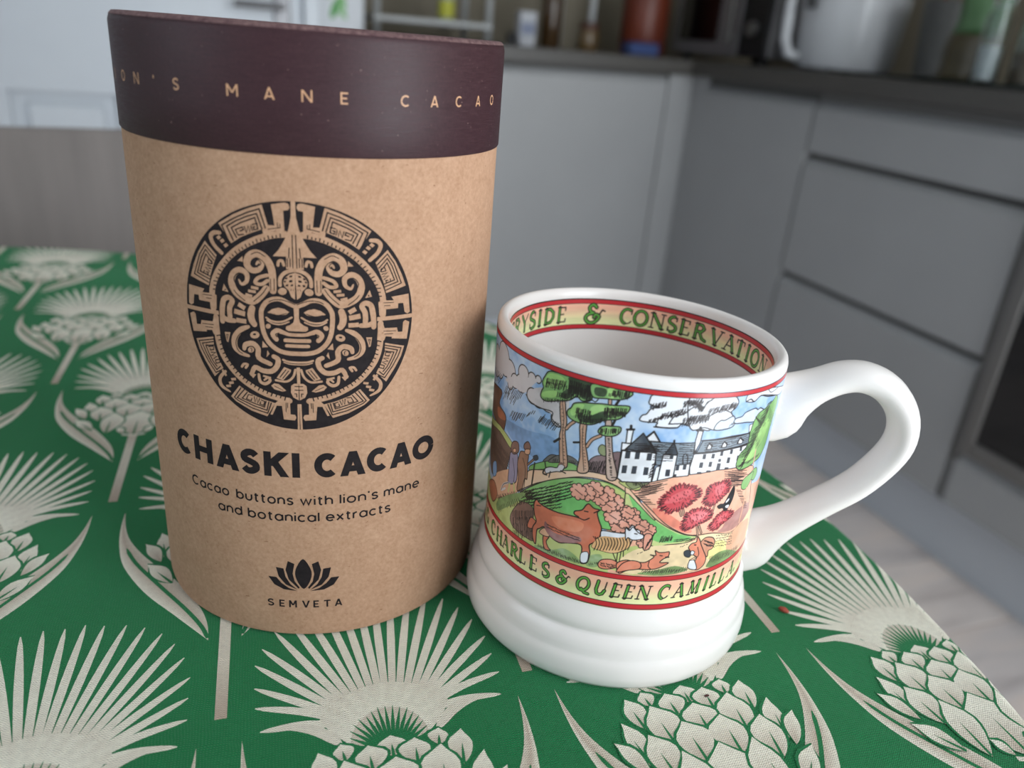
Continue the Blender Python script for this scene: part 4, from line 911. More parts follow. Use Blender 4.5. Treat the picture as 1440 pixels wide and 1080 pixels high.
def word(D, s, x0, x1, zb, xh, w, gap=0.42):
    tot = sum(LOW[c][0] for c in s) + gap * (len(s) - 1); k = (x1 - x0 - w) / tot; x = x0 + w / 2
    for c in s:
        for st_ in LOW[c][1]: D.stroke([(x + p[0] * k, zb + w / 2 + p[1] * (xh - w)) for p in st_], w, 0, 0)
        x += (LOW[c][0] + gap) * k
D = Dec()
for s, a_, b_ in (('Cacao', -28.2, -14.4), ('buttons', -12.2, 4.5), ('with', 6.2, 15.3), ("lion's", 17.1, 28.3), ('mane', 29.9, 41.8)): word(D, s, a_, b_, 47.0, 2.45, 0.5)
for s, a_, b_ in (('and', -18.6, -10.6), ('botanical', -8.9, 11.5), ('extracts', 13.2, 32.2)): word(D, s, a_, b_, 41.5, 2.45, 0.5)
D.build('printed_subtitle', M['print'], can, CR_)['label'] = 'small black lettering Cacao buttons with lion\'s mane and botanical extracts'
D = Dec()
for ch, a_, b_ in (('S', -4.5, -2.4), ('E', -0.9, 0.7), ('M', 2.0, 4.3), ('V', 5.8, 8.1), ('E', 9.1, 10.7), ('T', 12.2, 14.1), ('A', 15.3, 17.6)): put_butt(D, ch, a_, b_, 11.2, 13.8, 0.5)
D.build('printed_maker_name', M['print'], can, CR_)['label'] = 'small spaced black lettering SEMVETA'
D = Dec()
D.poly([(6.5 + x, z) for x, z in catmull([(0, 28.8), (1.75, 26.2), (2.4, 23.4), (1.6, 20.3), (0, 18.1), (-1.6, 20.3), (-2.4, 23.4), (-1.75, 26.2)], 3, True)], 0, 0)
for s_ in (1, -1):
    for q in ([(2.5, 27.0), (4.35, 27.9), (5.1, 24.8), (4.3, 21.4), (1.5, 18.1), (1.2, 18.6), (2.6, 20.8), (3.1, 23.5)], [(5.7, 25.2), (7.9, 25.5), (7.2, 22.2), (5.2, 19.5), (1.9, 17.8), (3.9, 19.8), (5.2, 22.3)], [(7.9, 21.9), (10.3, 22.0), (8.6, 19.2), (5.8, 17.7), (1.8, 17.3), (4.4, 18.3), (6.5, 20.0)]): D.poly([(6.5 + s_ * x, z) for x, z in q], 0, 0)
D.build('printed_lotus', M['print'], can, CR_)['label'] = 'black lotus flower mark'
D = Dec()
for ch, c_ in (('L', -58.2), ('I', -50.4), ('O', -42.8), ('N', -35.2), ("'", -27.9), ('S', -20.6), ('M', -5.8), ('A', 2.7), ('N', 11.0), ('E', 19.3), ('C', 34.1), ('A', 42.5), ('C', 50.9), ('A', 59.5), ('O', 68.2)):
    hw = {'M': 1.35, 'E': 0.85, 'L': 0.85, 'S': 0.95}.get(ch, 1.2); put_butt(D, ch, c_ - hw, c_ + hw, 154.6, 157.2, 0.36)
D.build('printed_lid_lettering', M['foil'], can, LR)['label'] = 'tan spaced lettering LION\'S MANE CACAO round the lid'

# ------------------------------------------------------------------ the mug
MX, MY, MHT = 0.03677, 0.22214, 0.0967
mugo = empty('mug', (MX, MY, 0), 0, label='white pottery mug with a painted countryside scene and a large handle', cat='mug')
TXS, TYS = -0.03, -0.03
def shear(x, y, z): return z * (1 + (TXS * x + TYS * y) / 0.0945)        # the rim is thrown a little uneven
prof = [(0, 0.0030), (0.038, 0.0030), (0.0400, 0.0024), (0.0420, 0.0004), (0.0438, 0.0), (0.0454, 0.0006), (0.0464, 0.0022), (0.0468, 0.0048), (0.0467, 0.0078), (0.0463, 0.0096), (0.0459, 0.0104), (0.0457, 0.0112), (0.0456, 0.0126), (0.0452, 0.0146), (0.0445, 0.0160), (0.0438, 0.0169), (0.04345, 0.0175), (0.0435, 0.0181), (0.0438, 0.0190), (0.0439, 0.0203), (0.0437, 0.0218), (0.0432, 0.0234), (0.0426, 0.0248), (0.04215, 0.0262), (0.0419, 0.0290), (0.0419, 0.045), (0.0420, 0.06), (0.0422, 0.075), (0.04245, 0.088), (0.0426, 0.0925), (0.0426, 0.0945), (0.0423, 0.0957), (0.0417, 0.0964), (0.0408, 0.0967), (0.0399, 0.0963), (0.0393, 0.0954), (0.0390, 0.0938), (0.0388, 0.090), (0.0385, 0.08), (0.0383, 0.06), (0.0381, 0.03), (0.0372, 0.018), (0.034, 0.011), (0.026, 0.0085), (0, 0.008)]
b = B().lathe(prof, 160, zf=shear); b.build('body', M['ceramic'], mugo, True)
AL = R(-5); hx, hy = math.cos(AL), math.sin(AL)
hc = [(40.6, 77.5), (43.5, 77.7), (48.0, 81.6), (54, 86.0), (60.5, 89.6), (67, 90.4), (74, 87.6), (79.6, 81), (81.4, 73), (79.2, 65), (72.6, 54.8), (63.5, 46.2), (54.5, 38.2), (48, 32.6), (43.5, 28.6), (40.6, 28.4)]
ht = [12.4, 11.2, 7.6, 5.1, 4.6, 4.5, 4.5, 4.4, 4.3, 4.2, 4.2, 4.4, 5.6, 8.4, 11.2, 12.0]
hw_ = [6.8, 6.8, 6.6, 6.4, 6.4, 6.5, 6.6, 6.7, 6.7, 6.6, 6.3, 6.1, 6.1, 6.4, 6.8, 6.8]
PP = catmull([(x, z, t_, w_) for (x, z), t_, w_ in zip(hc, ht, hw_)], 4)
HAND = B().sweep([(hx * p[0] / 1000, hy * p[0] / 1000, shear(hx * p[0] / 1000, hy * p[0] / 1000, p[1] / 1000)) for p in PP], [(p[3] / 1000, p[2] / 1000) for p in PP], 28, flat=(-hy, hx, 0)); HAND.build('handle', M['ceramic'], mugo, True)
# ---- painter: draws in a raster of (degrees round the mug, mm up), the result is stored as colour on a fine mesh
PAL = {k: np.array(v, float) for k, v in dict(ink=(38, 30, 32), sky=(150, 184, 226), skyd=(118, 160, 214), cloudg=(206, 199, 204), cloudw=(231, 234, 243), cloudb=(204, 220, 242), brown=(108, 66, 48), rust=(176, 96, 62), brown2=(96, 68, 56), ygreen=(186, 196, 110), ygreen2=(196, 206, 128), skin=(224, 164, 126), dkbrown=(88, 82, 80), green=(112, 172, 82), lgreen=(104, 186, 92), maroon=(112, 84, 88), olive=(122, 132, 84), path=(233, 186, 150), dgreen2=(120, 152, 84), orange=(238, 170, 138), rose=(230, 120, 96), rosebr=(176, 116, 108), sand=(240, 210, 160), yellow=(240, 226, 140), trunk=(196, 146, 118), trunkg=(188, 158, 144), leaf=(116, 172, 90), leafl=(156, 210, 112), leafd=(60, 76, 54), roof=(112, 126, 140), roofd=(70, 76, 86), wall=(238, 240, 247), pane=(62, 66, 76), red=(200, 52, 62), redl=(222, 84, 92), redd=(120, 30, 40), black=(22, 22, 26), brack=(228, 150, 126), bush=(118, 78, 66), cow=(206, 98, 66), cowl=(226, 118, 80), cowd=(142, 78, 78), cow2=(146, 96, 70), sheep=(226, 170, 110), fox=(226, 124, 92), squir=(206, 132, 100), mauve=(140, 132, 164)).items()}
PAL = {k: (v if k in ('ink', 'black', 'pane', 'redd', 'leafd', 'roofd') else v * 0.86 + 35) for k, v in PAL.items()}
class Raster:
    def __init__(self, x0, x1, y0, y1, px):
        self.x0, self.y0, self.px = x0, y0, px; self.w, self.h = int((x1 - x0) / px) + 1, int((y1 - y0) / px) + 1
        self.im = np.zeros((self.h, self.w, 3)); self.X = x0 + np.arange(self.w) * px; self.Y = y0 + np.arange(self.h) * px
        rg = np.random.RandomState(5); self.nz = np.zeros((self.h, self.w))
        for c, a in ((9, 0.55), (26, 0.3), (70, 0.2)):
            g = rg.rand(c + 2, 2 * c + 2); yy = np.linspace(0, c, self.h); xx = np.linspace(0, 2 * c, self.w); yi, xi = yy.astype(int), xx.astype(int); fy, fx = (yy - yi)[:, None], (xx - xi)[None]
            fy, fx = fy * fy * (3 - 2 * fy), fx * fx * (3 - 2 * fx)
            self.nz += a * ((g[yi][:, xi] * (1 - fx) + g[yi][:, xi + 1] * fx) * (1 - fy) + (g[yi + 1][:, xi] * (1 - fx) + g[yi + 1][:, xi + 1] * fx) * fy - 0.5)
    def win(self, P, m):
        P = np.asarray(P); a = max(int((P[:, 0].min() - m - self.x0) / self.px), 0); b = min(int((P[:, 0].max() + m - self.x0) / self.px) + 2, self.w); c = max(int((P[:, 1].min() - m - self.y0) / self.px), 0); d = min(int((P[:, 1].max() + m - self.y0) / self.px) + 2, self.h)
        return (slice(c, d), slice(a, b)) if a < b and c < d else None
    def blend(self, sl, cov, col, var=0.0):
        c = col
        if var:
            n = self.nz[sl][..., None] * (var / 10.0); c = col[None, None] * (1 - 0.28 * np.clip(-n, 0, 1)) + (255 - col[None, None]) * 0.42 * np.clip(n, 0, 1)
        self.im[sl] = self.im[sl] * (1 - cov[..., None]) + c * cov[..., None]
    def fill(self, P, col, var=0.0):
        sl = self.win(P, self.px)
        if sl is None: return
        P = np.asarray(P, float); x, y_ = self.X[sl[1]], self.Y[sl[0]]; cov = np.zeros((len(y_), len(x)))
        for ox in (-.25, .25):
            for oy in (-.25, .25):
                xx = (x + ox * self.px)[None, :]; yy = (y_ + oy * self.px)[:, None]; ins = np.zeros(cov.shape, bool)
                for k in range(len(P)):
                    ax, ay = P[k]; bx, by = P[(k + 1) % len(P)]
                    if ay == by: continue
                    ins ^= ((ay > yy) != (by > yy)) & (xx < (bx - ax) * (yy - ay) / (by - ay) + ax)
                cov += ins * 0.25
        self.blend(sl, cov, col, var)
    def stroke(self, P, w, col):
        P = np.asarray(P, float); sl = self.win(P, w)
        if sl is None: return
        x, y_ = self.X[sl[1]][None, :], self.Y[sl[0]][:, None]; D_ = np.full((y_.shape[0], x.shape[1]), 9e9)
        for (ax, ay), (bx, by) in zip(P, P[1:]):
            dx, dy = bx - ax, by - ay; l2 = dx * dx + dy * dy + 1e-12; t_ = np.clip(((x - ax) * dx + (y_ - ay) * dy) / l2, 0, 1)
            D_ = np.minimum(D_, (x - ax - t_ * dx) ** 2 + (y_ - ay - t_ * dy) ** 2)
        self.blend(sl, np.clip((w / 2 - np.sqrt(D_)) / self.px + 0.5, 0, 1), col)
MR_ = 0.0422; DEG = MR_ * 1000 * math.pi / 180      # mm per degree on the outside
# serif capitals: (thick?, points)
SER = {'K': (0.95, [(1, [(.12, 0), (.12, 1)]), (0, [(.85, 1), (.2, .45)]), (1, [(.38, .58), (.92, 0)])]), 'I': (0.35, [(1, [(.17, 0), (.17, 1)])]), 'N': (0.95, [(0, [(.1, 0), (.1, 1)]), (1, [(.12, 1), (.85, 0)]), (0, [(.85, 0), (.85, 1)])]),
  'G': (0.9, [(1, arc(.48, .5, .42, .5, 55, 270, 14)), (0, arc(.48, .5, .42, .5, 270, 330, 6)), (1, [(.85, 0.1), (.85, .42)]), (0, [(.62, .42), (.98, .42)])]), 'C': (0.85, [(1, arc(.48, .5, .42, .5, 60, 255, 14)), (0, arc(.48, .5, .42, .5, 255, 320, 6)), (0, [(.78, .98), (.78, .68)])]),
  'H': (0.95, [(1, [(.14, 0), (.14, 1)]), (1, [(.8, 0), (.8, 1)]), (0, [(.14, .5), (.8, .5)])]), 'A': (0.92, [(0, [(.06, 0), (.46, 1)]), (1, [(.44, 1), (.84, 0)]), (0, [(.2, .34), (.7, .34)])]), 'R': (0.9, [(1, [(.15, 0), (.15, 1)]), (1, [(.15, .98), (.55, .98), (.74, .76), (.55, .52), (.15, .5)]), (1, [(.42, .5), (.68, .1), (.95, 0)])]),
  'L': (0.72, [(1, [(.15, 0), (.15, 1)]), (0, [(.05, .02), (.66, .02), (.7, .25)])]), 'E': (0.75, [(1, [(.15, 0), (.15, 1)]), (0, [(.05, .02), (.68, .02), (.7, .22)]), (0, [(.05, .98), (.64, .98), (.64, .78)]), (0, [(.15, .52), (.52, .52)])]), 'S': (0.68, [(1, [(p[0] * .6 + .04, p[1]) for p in S_UP[4:-4]]), (0, [(.6, .98), (.6, .75)]), (0, [(.06, .02), (.06, .28)]), (0, [(p[0] * .6 + .04, p[1]) for p in S_UP])]),
  '&': (1.15, [(1, catmull([(.62, .86), (.45, 1.0), (.26, .86), (.34, .62), (.5, .54), (.22, .46), (.1, .24), (.32, .0), (.62, .04), (.82, .34), (.62, .46), (.56, .3)], 4)), (0, [(.78, .4), (.95, .72), (1.08, .66)])]), 'Q': (1.0, [(1, arc(.48, .5, .44, .5, 0, 360, 24)), (1, [(.45, .12), (.75, -.12), (1.05, -.16)])]), 'U': (0.95, [(1, [(.15, 1), (.15, .35), (.28, .06), (.5, 0), (.7, .08), (.8, .35)]), (0, [(.8, .3), (.8, 1)])]),
  'M': (1.1, [(0, [(.1, 0), (.16, 1)]), (1, [(.16, 1), (.5, .1)]), (0, [(.5, .1), (.88, 1)]), (1, [(.88, 1), (.94, 0)])]), 'O': (1.0, [(1, arc(.48, .5, .44, .5, 0, 360, 24))]), 'T': (0.8, [(1, [(.4, 0), (.4, 1)]), (0, [(.04, .78), (.04, .98), (.76, .98), (.76, .78)])]), 'Y': (0.9, [(1, [(.06, 1), (.44, .48), (.44, 0)]), (0, [(.44, .48), (.84, 1)])]), 'D': (0.95, [(1, [(.14, 0), (.14, 1)]), (1, [(.14, .98), (.5, .96), (.8, .72), (.82, .4), (.6, .1), (.14, .02)])]), 'V': (0.92, [(1, [(.08, 1), (.46, 0)]), (0, [(.46, 0), (.86, 1)])]), '.': (0.2, [(1, [(.1, .02), (.1, .08)])])}
INK, GRN = PAL['ink'], np.array((96, 168, 70), float)
def serif(Rs, ch, xc, z0, hh, slant=0.14, wd=1.0, bold=1.0):
    w_, sts = SER[ch]; k = hh * 0.92 * wd; q = lambda p: (xc + (p[0] - w_ / 2) * k + slant * (p[1] - .5) * hh, z0 + p[1] * hh)
    thick = 0.25 * hh * bold; thin = 0.085 * hh
    for th, P in sts: Rs.stroke([q(p) for p in P], thick if th else thin, INK)
    for th, P in sts:
        if th: Rs.stroke([q(p) for p in P], thick - 0.13 * hh, GRN)
    for th, P in sts:
        if len(P) == 2 and abs(P[0][1] - P[1][1]) > .8:
            for p in P:
                if ch in 'MNVA' and not th and p[1] in (0, 1) and False: continue
                a_ = q((p[0] - .15, p[1])); b_ = q((p[0] + .15, p[1])); Rs.stroke([a_, b_], thin, INK)
def band(Rs, z0, z1, zr0, zr1):
    """red line - tinted strip - red line"""
    Y = Rs.Y[:, None]; g = np.clip((Y - z0) / (z1 - z0), 0, 1)[..., None]; lo, hi = np.array((236, 236, 178.)), np.array((244, 188, 160.)); mid = np.clip((g - .3) / .4, 0, 1)
    inn = (Y[:, 0] >= z0) & (Y[:, 0] <= z1); Rs.im[inn] = (lo * (1 - mid) + hi * mid)[inn] * (1 + 0.10 * Rs.nz[inn][..., None])
def hline(Rs, za, zb):
    x = [Rs.x0, Rs.x0 + Rs.w * Rs.px]; Rs.stroke([(x[0], (za + zb) / 2), (x[1], (za + zb) / 2)], zb - za, INK); Rs.stroke([(x[0], (za + zb) / 2), (x[1], (za + zb) / 2)], zb - za - 0.42, np.array((198, 48, 56.)))
OPS = [
('c','cloudg',12,1,6,[-695,1749,439,-624,1709,304,-671,1715,307,-787,1678,466,-723,1666,282]),
('c','cloudg',12,1,6,[-530,1749,216,-480,1749,138,-447,1758,92,-539,1684,244,-582,1673,193,-615,1634,139]),
('f','cloudg',0,1,10,[-660,1636,-563,1712,-447,1758,-468,1719,-515,1642,-578,1638]),
('c','cloudg',12,1,6,[-470,1650,210,-438,1654,254,-392,1652,242,-355,1631,189,-344,1586,208]),
('f','cloudg',0,1,10,[-497,1648,-436,1719,-324,1740,-305,1669,-329,1567,-381,1604,-459,1615]),
('s','ink',12,1,0,[-505,1639,-480,1612,-426,1606,-371,1613,-369,1573,-334,1550]),
('h','ink',9,14,1,[-648,1605,-520,1640,-670,1546,-648,1605]),
('h','ink',9,9,1,[-651,1569,-551,1593,-674,1510,-651,1569]),
('h','ink',9,12,1,[-586,1490,-499,1525,-606,1432,-586,1490]),
('h','ink',8,7,1,[-495,1524,-447,1580,-503,1500,-495,1524]),
('h','ink',9,15,1,[-422,1562,-336,1563,-440,1511,-422,1562]),
('h','ink',8,6,1,[-427,1531,-401,1583,-433,1513,-427,1531]),
('h','ink',9,8,1,[-816,1622,-678,1644,-886,1522,-816,1622]),
('f','skyd',0,1,18,[-645,1402,-487,1438,-355,1470,-307,1383,-400,1300,-485,1313,-581,1326]),
('f','brown',11,1,10,[-885,1479,-692,1549,-708,1459,-641,1434,-631,1391,-656,1303,-731,1321,-885,1342]),
('f','rust',0,1,10,[-726,1427,-648,1429,-641,1394,-716,1373]),
('f','brown2',11,1,10,[-885,1256,-706,1318,-605,1309,-565,1287,-580,1206,-606,1082,-677,999,-783,983]),
('f','ygreen',7,1,10,[-886,1267,-687,1332,-566,1301,-574,1261,-682,1295,-840,1245]),
('h','ink',9,16,3,[-796,1233,-594,1216,-765,1192,-780,1186]),
('f','skin',0,1,10,[-738,943,-584,1121,-465,1188,-354,1280,-251,1317,-246,1262,-418,1140,-546,983,-737,798]),
('f','rust',9,1,10,[-793,863,-711,943,-661,887,-711,800]),
('f','skyd',7,1,10,[-743,1037,-700,1082,-688,1006,-728,963]),
('f','dkbrown',8,1,10,[-324,1378,-356,1368,-378,1335,-384,1303,-283,1350,-275,1387]),
('f','green',8,1,10,[-451,1239,-401,1294,-354,1330,-281,1363,-233,1352,-205,1336,-240,1320,-315,1295,-392,1256,-449,1211]),
('f','dkbrown',8,1,10,[-364,1317,-346,1360,-318,1387,-284,1401,-255,1391,-244,1368,-281,1363]),
('f','maroon',8,1,10,[-206,1350,-206,1406,-187,1442,-163,1459,-131,1484,-96,1488,-94,1350,-127,1346,-170,1344]),
('f','olive',8,1,10,[-173,1465,-179,1495,-169,1518,-155,1512,-148,1486,-152,1457]),
('h','ink',11,16,2,[-206,1399,-111,1449,-212,1350,-203,1369]),
('h','ink',8,14,1,[-350,1347,-255,1384,-351,1328,-350,1347]),
('f','path',10,1,10,[-497,1055,-470,1144,-455,1207,-387,1256,-315,1295,-259,1324,-201,1345,-153,1350,-93,1343,-46,1292,-6,1232,-2,1193,-42,1250,-97,1299,-159,1316,-220,1304,-274,1274,-335,1225,-413,1154]),
('f','green',10,1,10,[-533,941,-495,1033,-435,1120,-360,1206,-274,1273,-202,1302,-133,1308,-88,1291,-42,1253,-2,1185,12,1047,-82,1026,-134,1023,-244,1017,-345,1017,-427,945,-522,821]),
('f','lgreen',0,1,10,[-304,1162,-270,1226,-230,1195,-189,1148,-132,1098,-91,1038,-135,1037,-228,1056,-286,1061,-319,1094]),
('f','ygreen',0,1,10,[-158,1303,-96,1285,-41,1243,0,1171,6,1106,-53,1182,-110,1245]),
('h','ink',9,30,6,[-451,1082,-254,1266,-465,1063,-449,1064]),
('h','ink',9,16,5,[-417,1052,-294,1161,-430,1035,-415,1034]),
('h','ink',9,9,3,[-494,1019,-410,1118,-506,998,-492,1001]),
('f','ygreen',0,1,10,[-535,955,-490,975,-419,935,-395,858,-317,873,-206,899,-142,905,-96,884,-54,912,22,942,40,765,-86,778,-194,757,-324,758,-516,753]),
('f','dgreen2',0,1,25,[-382,772,-311,791,-263,829,-218,815,-186,769,-272,760,-380,750]),
('f','dgreen2',0,1,25,[-163,827,-120,860,-108,818,-131,770,-167,770]),
('h','ink',8,22,2,[-377,777,-196,779,-371,764,-377,787]),
('h','ink',8,8,1,[-159,781,-108,818,-155,770,-159,781]),
('f','orange',10,1,10,[-46,1288,-3,1333,49,1365,107,1389,187,1411,267,1417,349,1414,432,1387,506,1345,522,1228,555,1065,494,974,430,947,324,996,221,1011,162,1043,100,1099,48,1170,-2,1236]),
('f','rose',0,1,18,[45,1192,92,1173,154,1112,217,1042,188,1032,114,1091,63,1149]),
('f','rosebr',0,1,18,[391,1062,462,1097,547,1087,570,990,494,974,426,965,349,993,372,1015]),
('h','ink',8,6,5,[-38,1294,33,1349,11,1316,-36,1281]),
('h','ink',8,7,1,[-8,1250,22,1211,22,1252,-8,1250]),
('h','ink',8,5,7,[305,1394,397,1375,379,1361,307,1379]),
('h','ink',8,12,1,[402,1249,507,1071,447,1225,402,1249]),
('f','ygreen2',10,1,10,[-42,1066,-62,1281,-35,1266,5,1208,61,1127,122,1068,189,1020,244,998,206,967,124,962,76,947,15,1017]),
('f','lgreen',0,1,12,[-52,1269,2,1193,57,1119,149,1037,223,995,156,975,66,992,6,1106]),
('f','path',8,1,10,[-64,1308,-36,1273,5,1208,56,1130,53,1123,-3,1200,-47,1259,-61,1267]),
('f','sand',0,1,10,[-54,819,-1,916,79,955,158,959,247,973,265,1000,338,986,430,947,500,954,613,1001,697,703,579,713,411,745,255,765,122,774,-14,765]),
('f','yellow',0,1,12,[335,928,391,919,432,864,413,810,329,819,314,873]),
('f','skin',0,1,10,[434,928,516,968,616,923,623,764,485,790,431,832]),
('f','dgreen2',0,1,25,[328,787,365,835,441,826,542,741,461,739,339,757]),
('f','dgreen2',0,1,20,[30,772,110,799,175,816,231,780,172,761,77,759]),
('h','ink',8,22,3,[333,792,539,753,338,809,331,806]),
('h','ink',8,22,2,[44,773,232,772,49,790,43,783]),
('h','ink',7,12,5,[340,974,449,936,348,966,343,955]),
('h','ink',9,14,1,[90,978,140,991,95,1013,90,978]),
('h','ink',7,10,2,[145,991,224,987,163,995,146,980]),
('h','ink',8,6,1,[14,895,59,931,17,899,14,895]),
('h','ink',8,4,1,[175,942,208,951,180,944,175,942]),
('f','trunk',12,1,10,[-342,1691,-323,1700,-316,1646,-308,1597,-307,1555,-309,1522,-298,1441,-286,1337,-314,1322,-326,1426,-331,1500,-328,1544,-336,1609]),
('s','ink',40,1,0,[-306,1550,-295,1577,-279,1603]),
('s','trunk',22,1,0,[-306,1550,-295,1577,-279,1603]),
('s','ink',26,1,0,[-329,1479,-350,1449]),
('s','ink',7,1,0,[-332,1680,-320,1602,-319,1506,-302,1340]),
('h','ink',7,16,1,[-334,1658,-302,1340,-328,1658,-334,1658]),
('f','trunk',12,1,10,[-256,1600,-233,1613,-230,1549,-227,1497,-214,1427,-204,1344,-245,1325,-243,1414,-250,1518]),
('s','ink',40,1,0,[-221,1486,-206,1532,-178,1565]),
('s','trunk',22,1,0,[-221,1486,-206,1532,-178,1565]),
('s','ink',22,1,0,[-250,1497,-272,1486]),
('s','ink',7,1,0,[-244,1595,-239,1491,-221,1342]),
('h','ink',7,14,1,[-248,1583,-218,1349,-243,1583,-248,1583]),
('f','trunkg',12,1,10,[-166,1663,-148,1669,-139,1584,-131,1513,-123,1462,-99,1345,-135,1333,-150,1474,-160,1566]),
('h','ink',8,18,2,[-152,1569,-123,1353,-146,1569,-152,1565]),
('f','trunk',10,1,10,[-166,1780,-156,1779,-155,1741,-164,1741]),
('s','ink',26,1,0,[-131,1782,-141,1748]),
('s','ink',24,1,0,[-135,1669,-142,1635]),
('f','leaf',13,1,10,[-395,1832,-417,1793,-427,1756,-420,1729,-427,1704,-429,1671,-405,1658,-357,1683,-306,1713,-280,1746,-257,1730,-225,1753,-232,1836,-324,1840]),
('f','leafl',0,1,10,[-398,1818,-415,1773,-413,1743,-356,1761,-328,1795,-346,1827]),
('f','leafl',0,1,10,[-418,1704,-420,1676,-367,1699,-362,1738]),
('f','leafd',0,1,10,[-317,1836,-232,1836,-225,1758,-255,1741,-281,1760,-314,1715,-344,1715,-332,1752,-305,1790]),
('h','ink',11,16,2,[-412,1785,-322,1808,-414,1753,-410,1765]),
('h','ink',11,12,1,[-357,1730,-295,1749,-359,1698,-357,1730]),
('h','ink',13,20,2,[-315,1821,-231,1822,-316,1766,-313,1797]),
('h','ink',10,16,1,[-415,1668,-314,1715,-414,1650,-415,1668]),
('f','leaf',13,1,10,[-232,1836,-173,1838,-122,1840,-89,1834,-100,1806,-130,1785,-180,1775,-223,1769]),
('f','leafl',0,1,10,[-173,1833,-147,1834,-143,1793,-168,1785]),
('f','leafd',0,1,10,[-217,1822,-178,1826,-181,1785,-214,1783]),
('h','ink',11,18,1,[-156,1829,-96,1832,-157,1794,-156,1829]),
('h','ink',9,8,1,[-170,1809,-132,1812,-170,1789,-170,1809]),
('s','ink',10,1,0,[-251,1733,-224,1749,-211,1744,-202,1762]),
('f','leaf',13,1,10,[-309,1655,-296,1676,-287,1704,-257,1722,-216,1734,-184,1744,-146,1749,-96,1760,-92,1738,-104,1709,-126,1677,-170,1657,-213,1616,-257,1605,-290,1611,-308,1629]),
('f','leafl',0,1,10,[-298,1655,-283,1698,-249,1713,-262,1666,-288,1633]),
('f','leafl',0,1,10,[-224,1708,-196,1734,-170,1728,-172,1687,-218,1669]),
('f','leafl',0,1,10,[-163,1731,-145,1742,-144,1696,-160,1691]),
('f','leafd',0,1,10,[-265,1649,-224,1661,-181,1704,-160,1691,-164,1664,-214,1624,-258,1615]),
('h','ink',10,14,2,[-278,1684,-219,1689,-280,1653,-276,1659]),
('h','ink',11,22,2,[-176,1726,-101,1746,-177,1688,-174,1706]),
('h','ink',11,20,1,[-262,1624,-171,1667,-261,1600,-262,1624]),
('f','leaf',13,1,10,[-187,1582,-182,1610,-167,1626,-142,1633,-113,1637,-112,1609,-130,1582,-162,1571]),
('f','leafl',0,1,10,[-179,1606,-147,1623,-132,1597,-170,1584]),
('h','ink',11,20,1,[-182,1605,-115,1628,-183,1574,-182,1605]),
('f','cloudw',12,1,10,[-14,1845,-30,1812,-27,1787,7,1776,-20,1766,-33,1733,-47,1722,-52,1693,-22,1689,8,1692,5,1673,31,1667,77,1671,94,1694,118,1685,166,1667,209,1672,183,1859,88,1856]),
('f','cloudw',12,1,10,[105,1849,205,1849,223,1856,276,1848,303,1811,297,1775,279,1752,302,1716,308,1683,290,1660,226,1656,179,1675,127,1671]),
('f','cloudb',12,1,10,[226,1656,224,1685,241,1710,261,1710,296,1728,309,1683,290,1660]),
('f','cloudb',12,1,10,[308,1683,308,1710,339,1717,354,1737,404,1748,424,1734,441,1739,486,1702,456,1685,417,1665,367,1675]),
('f','cloudw',10,1,10,[341,1804,343,1840,361,1849,478,1846,688,1769,614,1754,485,1801,421,1818,388,1792]),
('s','ink',14,1,0,[341,1801,364,1812,388,1792,421,1818,472,1797,554,1774]),
('s','ink',9,1,0,[466,1839,496,1813,556,1818]),
('s','ink',12,1,0,[48,1690,63,1735,94,1751,117,1783,139,1793,158,1768]),
('s','ink',12,1,0,[48,1690,94,1697]),
('s','ink',11,1,0,[6,1694,18,1729,56,1735]),
('s','ink',12,1,0,[164,1788,171,1819,187,1829]),
('s','ink',14,1,0,[-1,1667,44,1668,80,1672]),
('h','ink',10,12,2,[-23,1788,29,1810,-25,1769,-21,1776]),
('h','ink',10,16,2,[85,1821,154,1839,82,1802,87,1808]),
('h','ink',10,12,1,[-23,1699,24,1733,-26,1680,-23,1699]),
('h','ink',10,20,2,[17,1742,97,1781,13,1721,18,1729]),
('h','ink',10,20,3,[97,1725,191,1752,93,1704,98,1713]),
('h','ink',14,8,1,[136,1814,164,1788,130,1787,136,1814]),
('h','ink',10,9,2,[108,1821,151,1833,105,1803,110,1809]),
('h','ink',10,14,2,[118,1740,190,1750,114,1719,120,1727]),
('h','ink',11,20,2,[188,1766,297,1796,182,1744,186,1781]),
('h','ink',14,4,1,[144,1807,160,1792,138,1775,144,1807]),
('h','ink',12,6,1,[272,1794,305,1800,267,1767,272,1794]),
('h','ink',8,5,1,[287,1682,306,1694,284,1668,287,1682]),
('s','ink',11,1,0,[163,1792,177,1822,205,1849]),
('s','ink',11,1,0,[192,1740,222,1764,244,1772,285,1746]),
('f','ygreen',7,1,10,[-91,1326,-17,1341,-13,1299,-46,1292]),
('f','olive',7,1,10,[-66,1329,-16,1334,17,1343,-14,1313,-42,1296]),
('h','ink',9,12,1,[-41,1328,9,1335,-37,1316,-41,1328]),
('f','roof',12,0,10,[-5,1583,83,1584,157,1588,164,1521,159,1499,150,1456,98,1456,28,1450,16,1534]),
('f','wall',11,0,10,[-18,1602,2,1637,27,1586,-11,1585]),
('s','ink',16,0,0,[-21,1604,2,1642,29,1586]),
('f','wall',12,0,10,[-88,1632,-68,1637,-70,1558,-87,1554]),
('s','ink',22,0,0,[-90,1631,-66,1638]),
('s','ink',26,0,0,[-78,1655,-77,1636]),
('f','wall',12,0,10,[-100,1553,-68,1556,-73,1521,-99,1510]),
('f','wall',13,0,10,[-96,1509,21,1524,24,1476,22,1348,-81,1329,-99,1346]),
('f','roofd',13,0,10,[-85,1520,-33,1625,24,1519,-31,1523]),
('h','ink',9,5,3,[-64,1560,-1,1547,-17,1572,-62,1547]),
